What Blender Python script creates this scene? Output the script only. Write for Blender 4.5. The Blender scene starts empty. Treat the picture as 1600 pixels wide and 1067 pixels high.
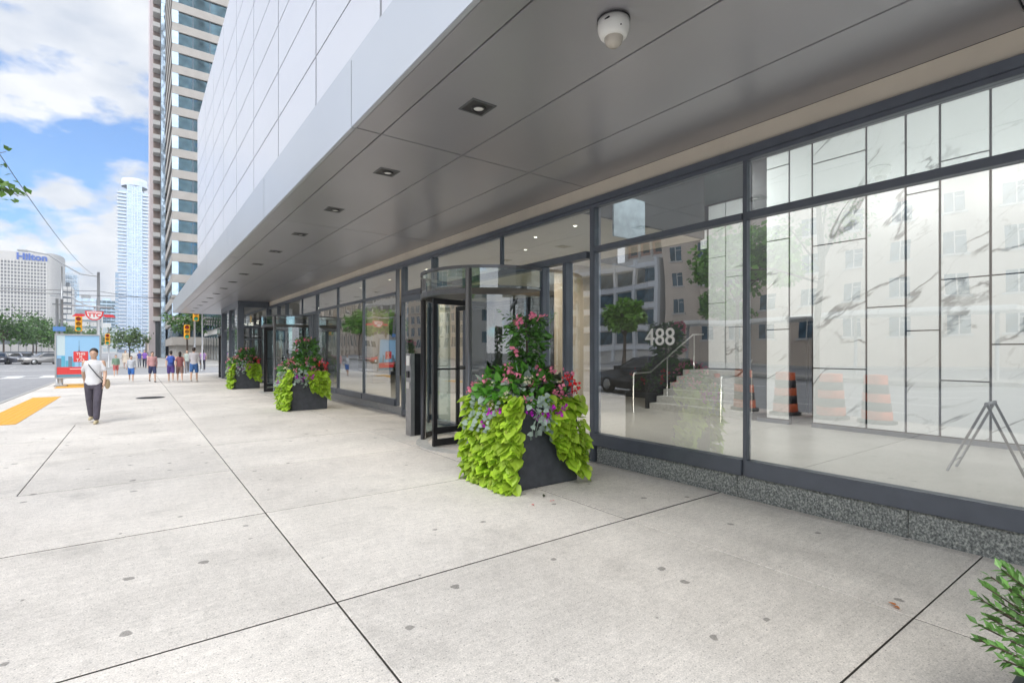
import bpy, bmesh, math, random
from mathutils import Vector, Matrix
R=math.radians; PI=math.pi
rnd=random.Random(7)
S=bpy.context.scene
# ---------------------------------------------------------------- camera
H=1.55; TH=R(36.2); F=802.0
cd=bpy.data.cameras.new('camera'); cam=bpy.data.objects.new('camera',cd); S.collection.objects.link(cam)
cam.location=(0,0,H); cam.rotation_euler=(R(90),0,-TH)
cd.sensor_width=36; cd.lens=36*F/1600; cd.shift_y=14.5/1600; cd.clip_start=.05; cd.clip_end=3000
S.camera=cam
# ---------------------------------------------------------------- world, sun, exposure
SUN_EL=R(56); SUN_AZ=R(228)       # azimuth clockwise from +Y: light comes from behind-left of the camera
W=bpy.data.worlds.new("World"); S.world=W; W.use_nodes=True
nt=W.node_tree; N=nt.nodes; L=nt.links; N.clear()
out=N.new('ShaderNodeOutputWorld'); bg=N.new('ShaderNodeBackground'); bg.inputs['Strength'].default_value=.12
sky=N.new('ShaderNodeTexSky'); sky.sky_type='NISHITA'; sky.sun_disc=False
sky.sun_elevation=SUN_EL; sky.sun_rotation=SUN_AZ; sky.air_density=1.1; sky.dust_density=.6; sky.ozone_density=2.0
tc=N.new('ShaderNodeTexCoord'); sep=N.new('ShaderNodeSeparateXYZ'); L.new(tc.outputs['Generated'],sep.inputs[0])
def wmath(op,a,b=None,c=None,clamp=False):
    m=N.new('ShaderNodeMath'); m.operation=op; m.use_clamp=clamp
    for i,v in enumerate((a,b,c)):
        if v is None: continue
        if isinstance(v,(int,float)): m.inputs[i].default_value=v
        else: L.new(v,m.inputs[i])
    return m.outputs[0]
zz=wmath('MAXIMUM',sep.outputs['Z'],0.0); den=wmath('ADD',zz,.16)
cx=wmath('DIVIDE',sep.outputs['X'],den); cy=wmath('DIVIDE',sep.outputs['Y'],den)
comb=N.new('ShaderNodeCombineXYZ'); den2=wmath('ADD',wmath('MULTIPLY',zz,.55),.45); L.new(wmath('DIVIDE',sep.outputs['X'],den2),comb.inputs[0]); L.new(wmath('DIVIDE',sep.outputs['Y'],den2),comb.inputs[1]); L.new(wmath('MULTIPLY',zz,2.6),comb.inputs[2])
mp=N.new('ShaderNodeMapping'); L.new(comb.outputs[0],mp.inputs['Vector']); mp.inputs['Location'].default_value=(2.137,14.052,3.260)
n1=N.new('ShaderNodeTexNoise'); n1.inputs['Scale'].default_value=2.1; n1.inputs['Detail'].default_value=10; n1.inputs['Roughness'].default_value=.55; L.new(mp.outputs[0],n1.inputs['Vector'])
cr=N.new('ShaderNodeValToRGB'); cr.color_ramp.elements[0].position=.475; cr.color_ramp.elements[1].position=.53; bias0=wmath('MULTIPLY',wmath('MAXIMUM',wmath('SUBTRACT',sep.outputs['X'],.35),0.0),.6)
bias=wmath('ADD',bias0,wmath('ADD',wmath('MULTIPLY',wmath('MAXIMUM',wmath('SUBTRACT',wmath('MULTIPLY',sep.outputs['X'],-1.0),.22),0.0),.6),wmath('MULTIPLY',wmath('MAXIMUM',wmath('MULTIPLY',sep.outputs['Y'],-1.0),0.0),.5)))
L.new(wmath('ADD',n1.outputs['Fac'],wmath('MINIMUM',bias,.14)),cr.inputs[0])  # denser cloud added at the sides and behind, out of view, for fill
n2=N.new('ShaderNodeTexNoise'); n2.inputs['Scale'].default_value=5.5; n2.inputs['Detail'].default_value=7; L.new(mp.outputs[0],n2.inputs['Vector'])
cc=N.new('ShaderNodeValToRGB'); cc.color_ramp.elements[0].position=.3; cc.color_ramp.elements[0].color=(3.1,3.35,3.8,1); cc.color_ramp.elements[1].position=.62; cc.color_ramp.elements[1].color=(4.7,4.75,4.85,1); L.new(n2.outputs['Fac'],cc.inputs[0])
mx=N.new('ShaderNodeMix'); mx.data_type='RGBA'; L.new(cr.outputs[0],mx.inputs['Factor'])
sb=N.new('ShaderNodeMix'); sb.data_type='RGBA'; sb.blend_type='MULTIPLY'; sb.inputs['Factor'].default_value=1
L.new(sky.outputs[0],sb.inputs['A']); sb.inputs['B'].default_value=(.50,.74,1.0,1)
L.new(sb.outputs['Result'],mx.inputs['A']); L.new(cc.outputs[0],mx.inputs['B'])
gl_=N.new('ShaderNodeVectorMath'); gl_.operation='SCALE'; L.new(mx.outputs['Result'],gl_.inputs[0]); L.new(wmath('ADD',wmath('MULTIPLY',wmath('MINIMUM',bias,.14),9.0),1.0),gl_.inputs['Scale'])   # out-of-view sky at both sides and behind brightened as added fill
L.new(gl_.outputs[0],bg.inputs['Color']); L.new(bg.outputs[0],out.inputs[0])
sl=bpy.data.lights.new('sun','SUN'); sl.energy=1.1; sl.angle=R(25); sl.color=(1,.96,.9)
sun=bpy.data.objects.new('sun',sl); S.collection.objects.link(sun)
sd=Vector((math.sin(SUN_AZ)*math.cos(SUN_EL),math.cos(SUN_AZ)*math.cos(SUN_EL),math.sin(SUN_EL)))
sun.rotation_euler=sd.to_track_quat('Z','Y').to_euler()
S.view_settings.view_transform='Standard'; S.view_settings.look='None'; S.view_settings.exposure=.86; S.view_settings.gamma=1
try:
    S.cycles.max_bounces=10; S.cycles.transparent_max_bounces=24; S.cycles.glossy_bounces=5; S.cycles.use_denoising=True
    S.cycles.sample_clamp_indirect=6; S.cycles.caustics_reflective=False
except Exception: pass

# ---------------------------------------------------------------- materials
MATS={}
def mat(name,col,rough=.6,metal=0,spec=.5,noise=None,bump=None,**k):
    """principled; noise=(scale,amount[,detail]) mottles the colour; bump=(scale,strength)"""
    if name in MATS: return MATS[name]
    m=bpy.data.materials.new(name); m.use_nodes=True; MATS[name]=m
    nt=m.node_tree; b=nt.nodes['Principled BSDF']
    b.inputs['Base Color'].default_value=(*col,1); b.inputs['Roughness'].default_value=rough; b.inputs['Metallic'].default_value=metal
    b.inputs['Specular IOR Level'].default_value=spec
    tc=nt.nodes.new('ShaderNodeTexCoord')
    if noise:
        n=nt.nodes.new('ShaderNodeTexNoise'); n.inputs['Scale'].default_value=noise[0]; n.inputs['Detail'].default_value=6
        nt.links.new(tc.outputs['Object'],n.inputs['Vector'])
        mr=nt.nodes.new('ShaderNodeMapRange'); mr.inputs['From Min'].default_value=.3; mr.inputs['From Max'].default_value=.7
        mr.inputs['To Min'].default_value=1-noise[1]; mr.inputs['To Max'].default_value=1+noise[1]
        nt.links.new(n.outputs['Fac'],mr.inputs[0])
        v=nt.nodes.new('ShaderNodeVectorMath'); v.operation='SCALE'; v.inputs[0].default_value=col
        nt.links.new(mr.outputs[0],v.inputs['Scale']); nt.links.new(v.outputs[0],b.inputs['Base Color'])
    if bump:
        n=nt.nodes.new('ShaderNodeTexNoise'); n.inputs['Scale'].default_value=bump[0]; n.inputs['Detail'].default_value=4
        nt.links.new(tc.outputs['Object'],n.inputs['Vector'])
        bp=nt.nodes.new('ShaderNodeBump'); bp.inputs['Strength'].default_value=bump[1]; bp.inputs['Distance'].default_value=.02
        nt.links.new(n.outputs['Fac'],bp.inputs['Height']); nt.links.new(bp.outputs[0],b.inputs['Normal'])
    if 'trans' in k: b.inputs['Transmission Weight'].default_value=k['trans']
    if 'emit' in k: b.inputs['Emission Color'].default_value=(*k['emit'],1); b.inputs['Emission Strength'].default_value=k['estr']
    if 'coat' in k: b.inputs['Coat Weight'].default_value=k['coat']; b.inputs['Coat Roughness'].default_value=.05
    return m
def leafmat(name,col,var=.35,rough=.45):
    """leaf colour varied per leaf, with some light passing through"""
    if name in MATS: return MATS[name]
    m=bpy.data.materials.new(name); m.use_nodes=True; MATS[name]=m; nt=m.node_tree; nn=nt.nodes; b=nn['Principled BSDF']
    g=nn.new('ShaderNodeNewGeometry'); mr=nn.new('ShaderNodeMapRange'); mr.inputs['To Min'].default_value=1-var; mr.inputs['To Max'].default_value=1+var
    nt.links.new(g.outputs['Random Per Island'],mr.inputs[0])
    v=nn.new('ShaderNodeVectorMath'); v.operation='SCALE'; v.inputs[0].default_value=col; nt.links.new(mr.outputs[0],v.inputs['Scale'])
    nt.links.new(v.outputs[0],b.inputs['Base Color']); b.inputs['Roughness'].default_value=rough
    t=nn.new('ShaderNodeBsdfTranslucent'); nt.links.new(v.outputs[0],t.inputs[0])
    ms=nn.new('ShaderNodeMixShader'); ms.inputs[0].default_value=.28
    nt.links.new(b.outputs[0],ms.inputs[1]); nt.links.new(t.outputs[0],ms.inputs[2]); nt.links.new(ms.outputs[0],nn['Material Output'].inputs[0])
    return m
def glassmat(name,tint,refl,rough=0.0,wave=0.0):
    if name in MATS: return MATS[name]
    m=bpy.data.materials.new(name); m.use_nodes=True; MATS[name]=m; nt=m.node_tree; nn=nt.nodes; nn.remove(nn['Principled BSDF'])
    tr=nn.new('ShaderNodeBsdfTransparent'); tr.inputs[0].default_value=(*tint,1)
    gl=nn.new('ShaderNodeBsdfGlossy'); gl.inputs['Roughness'].default_value=rough; gl.inputs['Color'].default_value=(.95,.97,.97,1)
    fr=nn.new('ShaderNodeFresnel'); fr.inputs['IOR'].default_value=1.5
    g=nn.new('ShaderNodeNewGeometry')
    a=nn.new('ShaderNodeMath'); a.operation='MULTIPLY_ADD'; a.inputs[1].default_value=1-refl; a.inputs[2].default_value=refl; nt.links.new(fr.outputs[0],a.inputs[0])
    c=nn.new('ShaderNodeMath'); c.operation='SUBTRACT'; c.inputs[0].default_value=1; nt.links.new(g.outputs['Backfacing'],c.inputs[1])
    d=nn.new('ShaderNodeMath'); d.operation='MULTIPLY'; nt.links.new(a.outputs[0],d.inputs[0]); nt.links.new(c.outputs[0],d.inputs[1])
    ms=nn.new('ShaderNodeMixShader'); nt.links.new(d.outputs[0],ms.inputs[0]); nt.links.new(tr.outputs[0],ms.inputs[1]); nt.links.new(gl.outputs[0],ms.inputs[2])
    nt.links.new(ms.outputs[0],nn['Material Output'].inputs[0])
    if wave:
        tc=nn.new('ShaderNodeTexCoord'); n=nn.new('ShaderNodeTexNoise'); n.inputs['Scale'].default_value=.7; n.inputs['Detail'].default_value=1
        nt.links.new(tc.outputs['Object'],n.inputs['Vector']); bp=nn.new('ShaderNodeBump'); bp.inputs['Strength'].default_value=wave; bp.inputs['Distance'].default_value=.02
        nt.links.new(n.outputs['Fac'],bp.inputs['Height']); nt.links.new(bp.outputs[0],gl.inputs['Normal'])
    return m

def concrete():
    m=bpy.data.materials.new('sidewalk_concrete'); m.use_nodes=True; nt=m.node_tree; nn=nt.nodes; b=nn['Principled BSDF']; lk=nt.links.new
    tc=nn.new('ShaderNodeTexCoord'); P=tc.outputs['Object']
    def noise(sc,det=5,vec=P,ro=.6):
        n=nn.new('ShaderNodeTexNoise'); n.inputs['Scale'].default_value=sc; n.inputs['Detail'].default_value=det; n.inputs['Roughness'].default_value=ro; lk(vec,n.inputs['Vector']); return n.outputs['Fac']
    def mr(x,a,b_,c,d):
        q=nn.new('ShaderNodeMapRange'); q.inputs[1].default_value=a; q.inputs[2].default_value=b_; q.inputs[3].default_value=c; q.inputs[4].default_value=d; lk(x,q.inputs[0]); return q.outputs[0]
    def mul(x,y):
        q=nn.new('ShaderNodeMath'); q.operation='MULTIPLY'; lk(x,q.inputs[0])
        if isinstance(y,(int,float)): q.inputs[1].default_value=y
        else: lk(y,q.inputs[1])
        return q.outputs[0]
    g=nn.new('ShaderNodeNewGeometry')
    v=mr(noise(.55,5),.3,.7,.84,1.12)
    v=mul(v,mr(noise(9,6),.3,.7,.93,1.07))
    v=mul(v,mr(noise(120,3),.3,.7,.74,1.2)); v=mul(v,mr(noise(28,5),.3,.7,.90,1.08))
    v=mul(v,mr(g.outputs['Random Per Island'],0,1,.94,1.05))
    # broom streaks across the walk
    mp=nn.new('ShaderNodeMapping'); mp.inputs['Scale'].default_value=(1.2,55,1); lk(P,mp.inputs['Vector'])
    v=mul(v,mr(noise(1.0,4,mp.outputs[0]),.35,.65,.95,1.04))
    # aggregate pits
    vo=nn.new('ShaderNodeTexVoronoi'); vo.voronoi_dimensions='2D'; vo.inputs['Scale'].default_value=17; lk(P,vo.inputs['Vector'])
    pit=mr(vo.outputs['Distance'],.05,.09,.62,1); v=mul(v,pit)
    # darker worn stains
    st=mr(noise(1.3,8),.56,.74,1,.80); v=mul(v,st)
    # chewing-gum spots: voronoi cells, only some of them
    vg=nn.new('ShaderNodeTexVoronoi'); vg.voronoi_dimensions='2D'; vg.inputs['Scale'].default_value=2.3; vg.inputs['Randomness'].default_value=1; gd=nn.new('ShaderNodeTexNoise'); gd.inputs['Scale'].default_value=14; lk(P,gd.inputs['Vector']); ga=nn.new('ShaderNodeVectorMath'); ga.operation='SCALE'; ga.inputs['Scale'].default_value=.05; lk(gd.outputs['Color'],ga.inputs[0]); gb=nn.new('ShaderNodeVectorMath'); lk(P,gb.inputs[0]); lk(ga.outputs[0],gb.inputs[1]); lk(gb.outputs[0],vg.inputs['Vector'])
    sc=nn.new('ShaderNodeSeparateColor'); lk(vg.outputs['Color'],sc.inputs[0])
    rad=mr(sc.outputs[0],.60,1,.0,.075); df=nn.new('ShaderNodeMath'); df.operation='SUBTRACT'; lk(vg.outputs['Distance'],df.inputs[0]); lk(rad,df.inputs[1])
    gum=mr(df.outputs[0],-.006,.012,.50,1); v=mul(v,gum)
    # hairline cracks that come and go
    nc=nn.new('ShaderNodeTexNoise'); nc.inputs['Scale'].default_value=.9; nc.inputs['Detail'].default_value=9; nc.inputs['Roughness'].default_value=.6; lk(P,nc.inputs['Vector'])
    c1=nn.new('ShaderNodeMath'); c1.operation='SUBTRACT'; c1.inputs[1].default_value=.5; lk(nc.outputs['Fac'],c1.inputs[0]); c2=nn.new('ShaderNodeMath'); c2.operation='ABSOLUTE'; lk(c1.outputs[0],c2.inputs[0])
    ck=mr(c2.outputs[0],0,.0016,0,1); gate=mr(noise(.45,2),.56,.60,1,0); mxk=nn.new('ShaderNodeMath'); mxk.operation='MAXIMUM'; lk(ck,mxk.inputs[0]); lk(gate,mxk.inputs[1]); v=mul(v,mr(mxk.outputs[0],0,1,.62,1))
    vs=nn.new('ShaderNodeVectorMath'); vs.operation='SCALE'; vs.inputs[0].default_value=(.69,.65,.595); lk(v,vs.inputs['Scale']); lk(vs.outputs[0],b.inputs['Base Color'])
    b.inputs['Roughness'].default_value=.85; b.inputs['Specular IOR Level'].default_value=.25
    bp=nn.new('ShaderNodeBump'); bp.inputs['Strength'].default_value=.35; bp.inputs['Distance'].default_value=.004; lk(noise(90,4),bp.inputs['Height']); lk(bp.outputs[0],b.inputs['Normal'])
    return m
def marble():
    m=bpy.data.materials.new('veined_marble'); m.use_nodes=True; nt=m.node_tree; nn=nt.nodes; b=nn['Principled BSDF']; lk=nt.links.new
    tc=nn.new('ShaderNodeTexCoord'); g=nn.new('ShaderNodeNewGeometry')
    # each slab carries its own piece of the veining
    off=nn.new('ShaderNodeVectorMath'); off.operation='SCALE'; off.inputs[0].default_value=(3,5,7); lk(g.outputs['Random Per Island'],off.inputs['Scale'])
    ad=nn.new('ShaderNodeVectorMath'); ad.operation='ADD'; lk(tc.outputs['Object'],ad.inputs[0]); lk(off.outputs[0],ad.inputs[1])
    ro0=nn.new('ShaderNodeMapping'); ro0.inputs['Rotation'].default_value=(R(40),0,0); lk(ad.outputs[0],ro0.inputs['Vector']); rot=nn.new('ShaderNodeMapping'); rot.inputs['Scale'].default_value=(1,.38,1.25); lk(ro0.outputs[0],rot.inputs['Vector'])
    def vein(sc,w,dark,det=7):
        n=nn.new('ShaderNodeTexNoise'); n.inputs['Scale'].default_value=sc; n.inputs['Detail'].default_value=det; n.inputs['Roughness'].default_value=.5; n.inputs['Distortion'].default_value=.5; lk(rot.outputs[0],n.inputs['Vector'])
        s=nn.new('ShaderNodeMath'); s.operation='SUBTRACT'; s.inputs[1].default_value=.5; lk(n.outputs['Fac'],s.inputs[0])
        a=nn.new('ShaderNodeMath'); a.operation='ABSOLUTE'; lk(s.outputs[0],a.inputs[0])
        q=nn.new('ShaderNodeMapRange'); q.interpolation_type='SMOOTHSTEP'; q.inputs[1].default_value=0; q.inputs[2].default_value=w; q.inputs[3].default_value=dark; q.inputs[4].default_value=1; lk(a.outputs[0],q.inputs[0])
        return q.outputs[0]
    # big veins come and go
    n=nn.new('ShaderNodeTexNoise'); n.inputs['Scale'].default_value=.8; n.inputs['Detail'].default_value=2; lk(ad.outputs[0],n.inputs['Vector'])
    q=nn.new('ShaderNodeMapRange'); q.inputs[1].default_value=.50; q.inputs[2].default_value=.60; lk(n.outputs['Fac'],q.inputs[0])
    m1=nn.new('ShaderNodeMix'); lk(q.outputs[0],m1.inputs[0]); m1.inputs[2].default_value=1; lk(vein(.62,.014,.38,9),m1.inputs[3])
    mu=nn.new('ShaderNodeMath'); mu.operation='MULTIPLY'; lk(m1.outputs[0],mu.inputs[0]); lk(vein(1.1,.006,.80,8),mu.inputs[1])
    vs=nn.new('ShaderNodeVectorMath'); vs.operation='SCALE'; vs.inputs[0].default_value=(.80,.82,.82); lk(mu.outputs[0],vs.inputs['Scale']); lk(vs.outputs[0],b.inputs['Base Color'])
    b.inputs['Roughness'].default_value=.25
    return m
def granite():
    m=bpy.data.materials.new('rough_granite'); m.use_nodes=True; nt=m.node_tree; nn=nt.nodes; b=nn['Principled BSDF']; lk=nt.links.new
    tc=nn.new('ShaderNodeTexCoord'); mp=nn.new('ShaderNodeMapping'); mp.inputs['Scale'].default_value=(1,1,.8); mp.inputs['Rotation'].default_value=(R(20),0,0); lk(tc.outputs['Object'],mp.inputs['Vector'])
    n=nn.new('ShaderNodeTexNoise'); n.inputs['Scale'].default_value=62; n.inputs['Detail'].default_value=8; n.inputs['Roughness'].default_value=.7; lk(mp.outputs[0],n.inputs['Vector'])
    c=nn.new('ShaderNodeValToRGB'); e=c.color_ramp.elements; e[0].position=.36; e[0].color=(.07,.08,.08,1); e[1].position=.66; e[1].color=(.62,.64,.60,1)
    x=c.color_ramp.elements.new(.5); x.color=(.24,.26,.25,1); lk(n.outputs['Fac'],c.inputs[0]); lk(c.outputs[0],b.inputs['Base Color'])
    b.inputs['Roughness'].default_value=.55
    bp=nn.new('ShaderNodeBump'); bp.inputs['Strength'].default_value=.7; bp.inputs['Distance'].default_value=.012; lk(n.outputs['Fac'],bp.inputs['Height']); lk(bp.outputs[0],b.inputs['Normal'])
    return m
M_CONC=concrete(); M_MARB=marble(); M_GRAN=granite()
M_ASPH=mat('asphalt',(.30,.30,.305),.9,noise=(3,.12),bump=(200,.3))
M_LINE=mat('road_paint',(.78,.78,.76),.7,noise=(6,.08))
M_KERB=mat('kerb_concrete',(.42,.41,.39),.85,noise=(8,.1))
M_TACT=mat('tactile_yellow',(.78,.40,.04),.6,noise=(10,.08),bump=(60,.4))
M_SOFF=mat('soffit_metal',(.47,.465,.495),.33,metal=.7,noise=(.6,.05))
M_FASC=mat('fascia_metal',(.50,.53,.57),.38,metal=.45,noise=(.5,.03))
M_WPAN=mat('white_glass_panel',(.63,.655,.72),.35,noise=(.25,.04))
M_GAP=mat('joint_dark',(.03,.03,.03),.8)
M_FRAME=mat('slate_frame',(.13,.148,.18),.38,metal=.35,noise=(5,.08))
M_BLACK=mat('black_metal',(.02,.02,.023),.35,metal=.3,noise=(6,.12))
M_GREYF=mat('grey_post_metal',(.16,.165,.175),.35,metal=.6)
M_BEIGE=mat('beige_strip',(.74,.67,.56),.6,noise=(2,.05))
M_GLASS=glassmat('window_glass',(.88,.90,.91),.23,wave=.3)
M_TRANG=glassmat('transom_glass',(.84,.88,.885),.26,wave=.3)
M_DRUM=glassmat('drum_glass',(.80,.88,.87),.12)
M_LOBF=mat('lobby_floor_stone',(.40,.39,.365),.35,noise=(1.5,.06))
M_LOBC=mat('lobby_ceiling',(.60,.55,.47),.7,noise=(3,.03))
M_LOBD=mat('lobby_dark_wall',(.035,.037,.04),.5,noise=(3,.1))
M_STEP=mat('stair_concrete',(.46,.46,.44),.8,noise=(14,.12))
M_STEEL=mat('brushed_steel',(.62,.62,.60),.28,metal=1)
M_GALV=mat('galvanised_pole',(.42,.43,.44),.45,metal=.5,noise=(8,.08))
M_WHITE=mat('white_enamel',(.80,.80,.77),.35)
M_LIT=mat('lit_lamp',(1,.95,.85),.5,emit=(1,.93,.8),estr=6)
M_PLANT=mat('charcoal_planter',(.055,.06,.072),.45,noise=(12,.2),bump=(40,.08))
M_SOIL=mat('soil',(.04,.028,.02),.95,noise=(30,.3))
M_LIME=leafmat('lime_leaf',(.42,.62,.05),.36)
M_LIME2=leafmat('lime_leaf_young',(.55,.66,.12),.3)
M_DKGR=leafmat('dark_leaf',(.09,.23,.045),.6,.35)
M_MDGR=leafmat('green_leaf',(.10,.30,.035),.4)
M_SILV=leafmat('silver_leaf',(.33,.42,.36),.3)
M_BRZ=leafmat('bronze_leaf',(.07,.085,.055),.4,.3)
M_RED=leafmat('red_petal',(.80,.03,.04),.2)
M_PINK=leafmat('pink_petal',(.88,.28,.42),.3)
M_CREAM=leafmat('cream_petal',(.85,.80,.60),.1)
M_MAG=leafmat('magenta_petal',(.62,.03,.62),.2)
M_TREE=leafmat('tree_leaf',(.075,.17,.03),.5)
M_TREE2=leafmat('tree_leaf_pale',(.12,.20,.06),.5)
M_BARK=mat('bark',(.12,.09,.07),.9,noise=(12,.3),bump=(20,.5))
M_TYRE=mat('tyre_rubber',(.02,.02,.02),.85)
M_CARG=mat('car_glass',(.03,.035,.04),.05,spec=.8)
M_YEL=mat('signal_yellow',(.80,.42,.02),.45)
M_SKIN=mat('skin',(.62,.40,.29),.55)
M_HAIR=mat('dark_hair',(.03,.02,.015),.6,noise=(40,.3))

# ---------------------------------------------------------------- mesh helpers
C=S.collection; ORG={}
class MB:
    def __init__(s): s.v=[]; s.f=[]; s.mi=[]; s.sm=[]
    def quad(s,*p,m=0,smooth=False):
        n=len(s.v); s.v+= [tuple(q) for q in p]; s.f.append(tuple(range(n,n+len(p)))); s.mi.append(m); s.sm.append(smooth); return s
    def box(s,x0,y0,z0,x1,y1,z1,m=0):
        if x0>x1:x0,x1=x1,x0
        if y0>y1:y0,y1=y1,y0
        if z0>z1:z0,z1=z1,z0
        n=len(s.v); s.v+=[(x0,y0,z0),(x1,y0,z0),(x1,y1,z0),(x0,y1,z0),(x0,y0,z1),(x1,y0,z1),(x1,y1,z1),(x0,y1,z1)]
        for q in ((0,3,2,1),(4,5,6,7),(0,1,5,4),(1,2,6,5),(2,3,7,6),(3,0,4,7)):
            s.f.append(tuple(n+i for i in q)); s.mi.append(m); s.sm.append(False)
        return s
    def bbox(s,x0,y0,z0,x1,y1,z1,b=.01,m=0):
        """box with bevelled edges"""
        bm=bmesh.new(); r=bmesh.ops.create_cube(bm,size=1)
        for v in bm.verts: v.co=Vector(((x0+x1)/2+v.co.x*(x1-x0),(y0+y1)/2+v.co.y*(y1-y0),(z0+z1)/2+v.co.z*(z1-z0)))
        bmesh.ops.bevel(bm,geom=bm.edges[:],offset=b,segments=2,affect='EDGES'); s.addbm(bm,m); return s
    def addbm(s,bm,m=0,smooth=False):
        bm.normal_update()
        n=len(s.v); bm.verts.ensure_lookup_table(); bm.verts.index_update(); s.v+=[tuple(v.co) for v in bm.verts]
        for f in bm.faces: s.f.append(tuple(n+v.index for v in f.verts)); s.mi.append(m); s.sm.append(smooth)
        bm.free()
    def tube(s,pts,r,n=8,m=0,caps=True,smooth=True):
        pts=[Vector(p) for p in pts]; rs=r if isinstance(r,(list,tuple)) else [r]*len(pts); rings=[]
        prev=None
        for i,p in enumerate(pts):
            d=(pts[min(i+1,len(pts)-1)]-pts[max(i-1,0)]).normalized()
            if prev is None:
                a=Vector((0,0,1)) if abs(d.z)<.9 else Vector((1,0,0)); u=d.cross(a).normalized()
            else: u=(prev-d*prev.dot(d)).normalized()
            prev=u; w=d.cross(u); b=len(s.v)
            s.v+=[tuple(p+(u*math.cos(2*PI*k/n)+w*math.sin(2*PI*k/n))*rs[i]) for k in range(n)]; rings.append(b)
        for a,b in zip(rings,rings[1:]):
            for k in range(n): s.f.append((a+k,b+k,b+(k+1)%n,a+(k+1)%n)[::-1]); s.mi.append(m); s.sm.append(smooth)
        if caps:
            s.f.append(tuple(rings[0]+k for k in range(n))); s.mi.append(m); s.sm.append(False)
            s.f.append(tuple(rings[-1]+k for k in range(n))[::-1]); s.mi.append(m); s.sm.append(False)
        return s
    def lathe(s,c,prof,n=24,m=0,ax='z',smooth=True):
        """prof: list of (radius, offset along axis)"""
        c=Vector(c); rings=[]
        for r,h in prof:
            b=len(s.v)
            for k in range(n):
                a=2*PI*k/n; x,y=r*math.cos(a),r*math.sin(a)
                s.v.append(tuple(c+(Vector((x,y,h)) if ax=='z' else Vector((h,x,y)) if ax=='x' else Vector((y,h,x)))))
            rings.append(b)
        for a,b in zip(rings,rings[1:]):
            for k in range(n): s.f.append((a+k,a+(k+1)%n,b+(k+1)%n,b+k)); s.mi.append(m); s.sm.append(smooth)
        return s
    def prism(s,poly,z0,z1,m=0):
        """poly: CCW list of (x,y)"""
        n=len(poly); b=len(s.v); s.v+=[(x,y,z0) for x,y in poly]+[(x,y,z1) for x,y in poly]
        s.f.append(tuple(b+k for k in range(n))[::-1]); s.f.append(tuple(b+n+k for k in range(n))); s.mi+=[m,m]; s.sm+=[False,False]
        for k in range(n): s.f.append((b+k,b+(k+1)%n,b+n+(k+1)%n,b+n+k)); s.mi.append(m); s.sm.append(False)
        return s
    def xform(s,M,start=0):
        for i in range(start,len(s.v)): s.v[i]=tuple(M@Vector(s.v[i]))
        return s
    def build(s,name,mats,parent=None,origin=None):
        if not isinstance(mats,(list,tuple)): mats=[mats]
        me=bpy.data.meshes.new(name)
        o=bpy.data.objects.new(name,me); C.objects.link(o)
        if parent is not None: org=ORG[parent.name]; o.parent=parent
        else:
            org=Vector(origin) if origin is not None else Vector((0,0,0)); o.location=org
        ORG[o.name]=org
        me.from_pydata([tuple(Vector(v)-org) for v in s.v],[],s.f)
        for mt in mats: me.materials.append(mt)
        me.polygons.foreach_set('material_index',s.mi); me.polygons.foreach_set('use_smooth',s.sm); me.update()
        return o
def tag(o,label=None,cat=None,group=None,kind=None):
    if label: o['label']=label
    if cat: o['category']=cat
    if group: o['group']=group
    if kind: o['kind']=kind
    return o
def thing(name,loc,label,cat,group=None):
    o=bpy.data.objects.new(name,None); C.objects.link(o); o.location=loc; o.empty_display_size=.2; ORG[o.name]=Vector(loc)
    return tag(o,label,cat,group)
def kids(o): return list(o.children)
def copy_tree(o,parent=None,loc=None,rotz=None,label=None,top=True):
    ch=KIDS.get(o.name)
    c=o.copy(); C.objects.link(c)
    if parent is not None: c.parent=parent
    if loc is not None: c.location=loc
    if rotz is not None: c.rotation_euler=(0,0,rotz)
    if label: c['label']=label
    for k in [q for q in bpy.data.objects if q.parent==o]: copy_tree(k,c)
    return c
KIDS={}
def text_mesh(txt,size,depth,mtx,bold=0.0):
    cu=bpy.data.curves.new('txt','FONT'); cu.body=txt; cu.size=size; cu.extrude=depth/2; cu.align_x='CENTER'; cu.align_y='CENTER'; cu.offset=bold; cu.resolution_u=3
    o=bpy.data.objects.new('txt',cu); C.objects.link(o); bpy.context.view_layer.update()
    dg=bpy.context.evaluated_depsgraph_get(); me=bpy.data.meshes.new_from_object(o.evaluated_get(dg))
    mb=MB(); mb.v=[tuple(mtx@v.co) for v in me.vertices]; mb.f=[tuple(p.vertices) for p in me.polygons]; mb.mi=[0]*len(mb.f); mb.sm=[False]*len(mb.f)
    bpy.data.objects.remove(o); bpy.data.curves.remove(cu); bpy.data.meshes.remove(me)
    return mb
# text standing upright facing -Y (reads left to right towards +X) / facing -X (reads towards -Y)
def face_mY(loc): return Matrix.Translation(loc)@Matrix.Rotation(R(90),4,'X')
def face_mX(loc): return Matrix.Translation(loc)@Matrix.Rotation(R(-90),4,'Z')@Matrix.Rotation(R(90),4,'X')

# ================================================================ GROUND
XK=-3.2; XF=5.2
g=MB(); g.quad((-900,-300,-.16),(900,-300,-.16),(900,1400,-.16),(-900,1400,-.16)); tag(g.build('ground',mat('ground_grey',(.24,.24,.23),.95,noise=(.05,.15))),kind='structure')
r=MB(); r.quad((-48,-80,-.14),(XK-.16,-80,-.14),(XK-.16,900,-.14),(-48,900,-.14)); r.quad((XK-.16,41,-.14),(60,41,-.14),(60,62,-.14),(XK-.16,62,-.14)); tag(r.build('road',M_ASPH),kind='structure')
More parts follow.
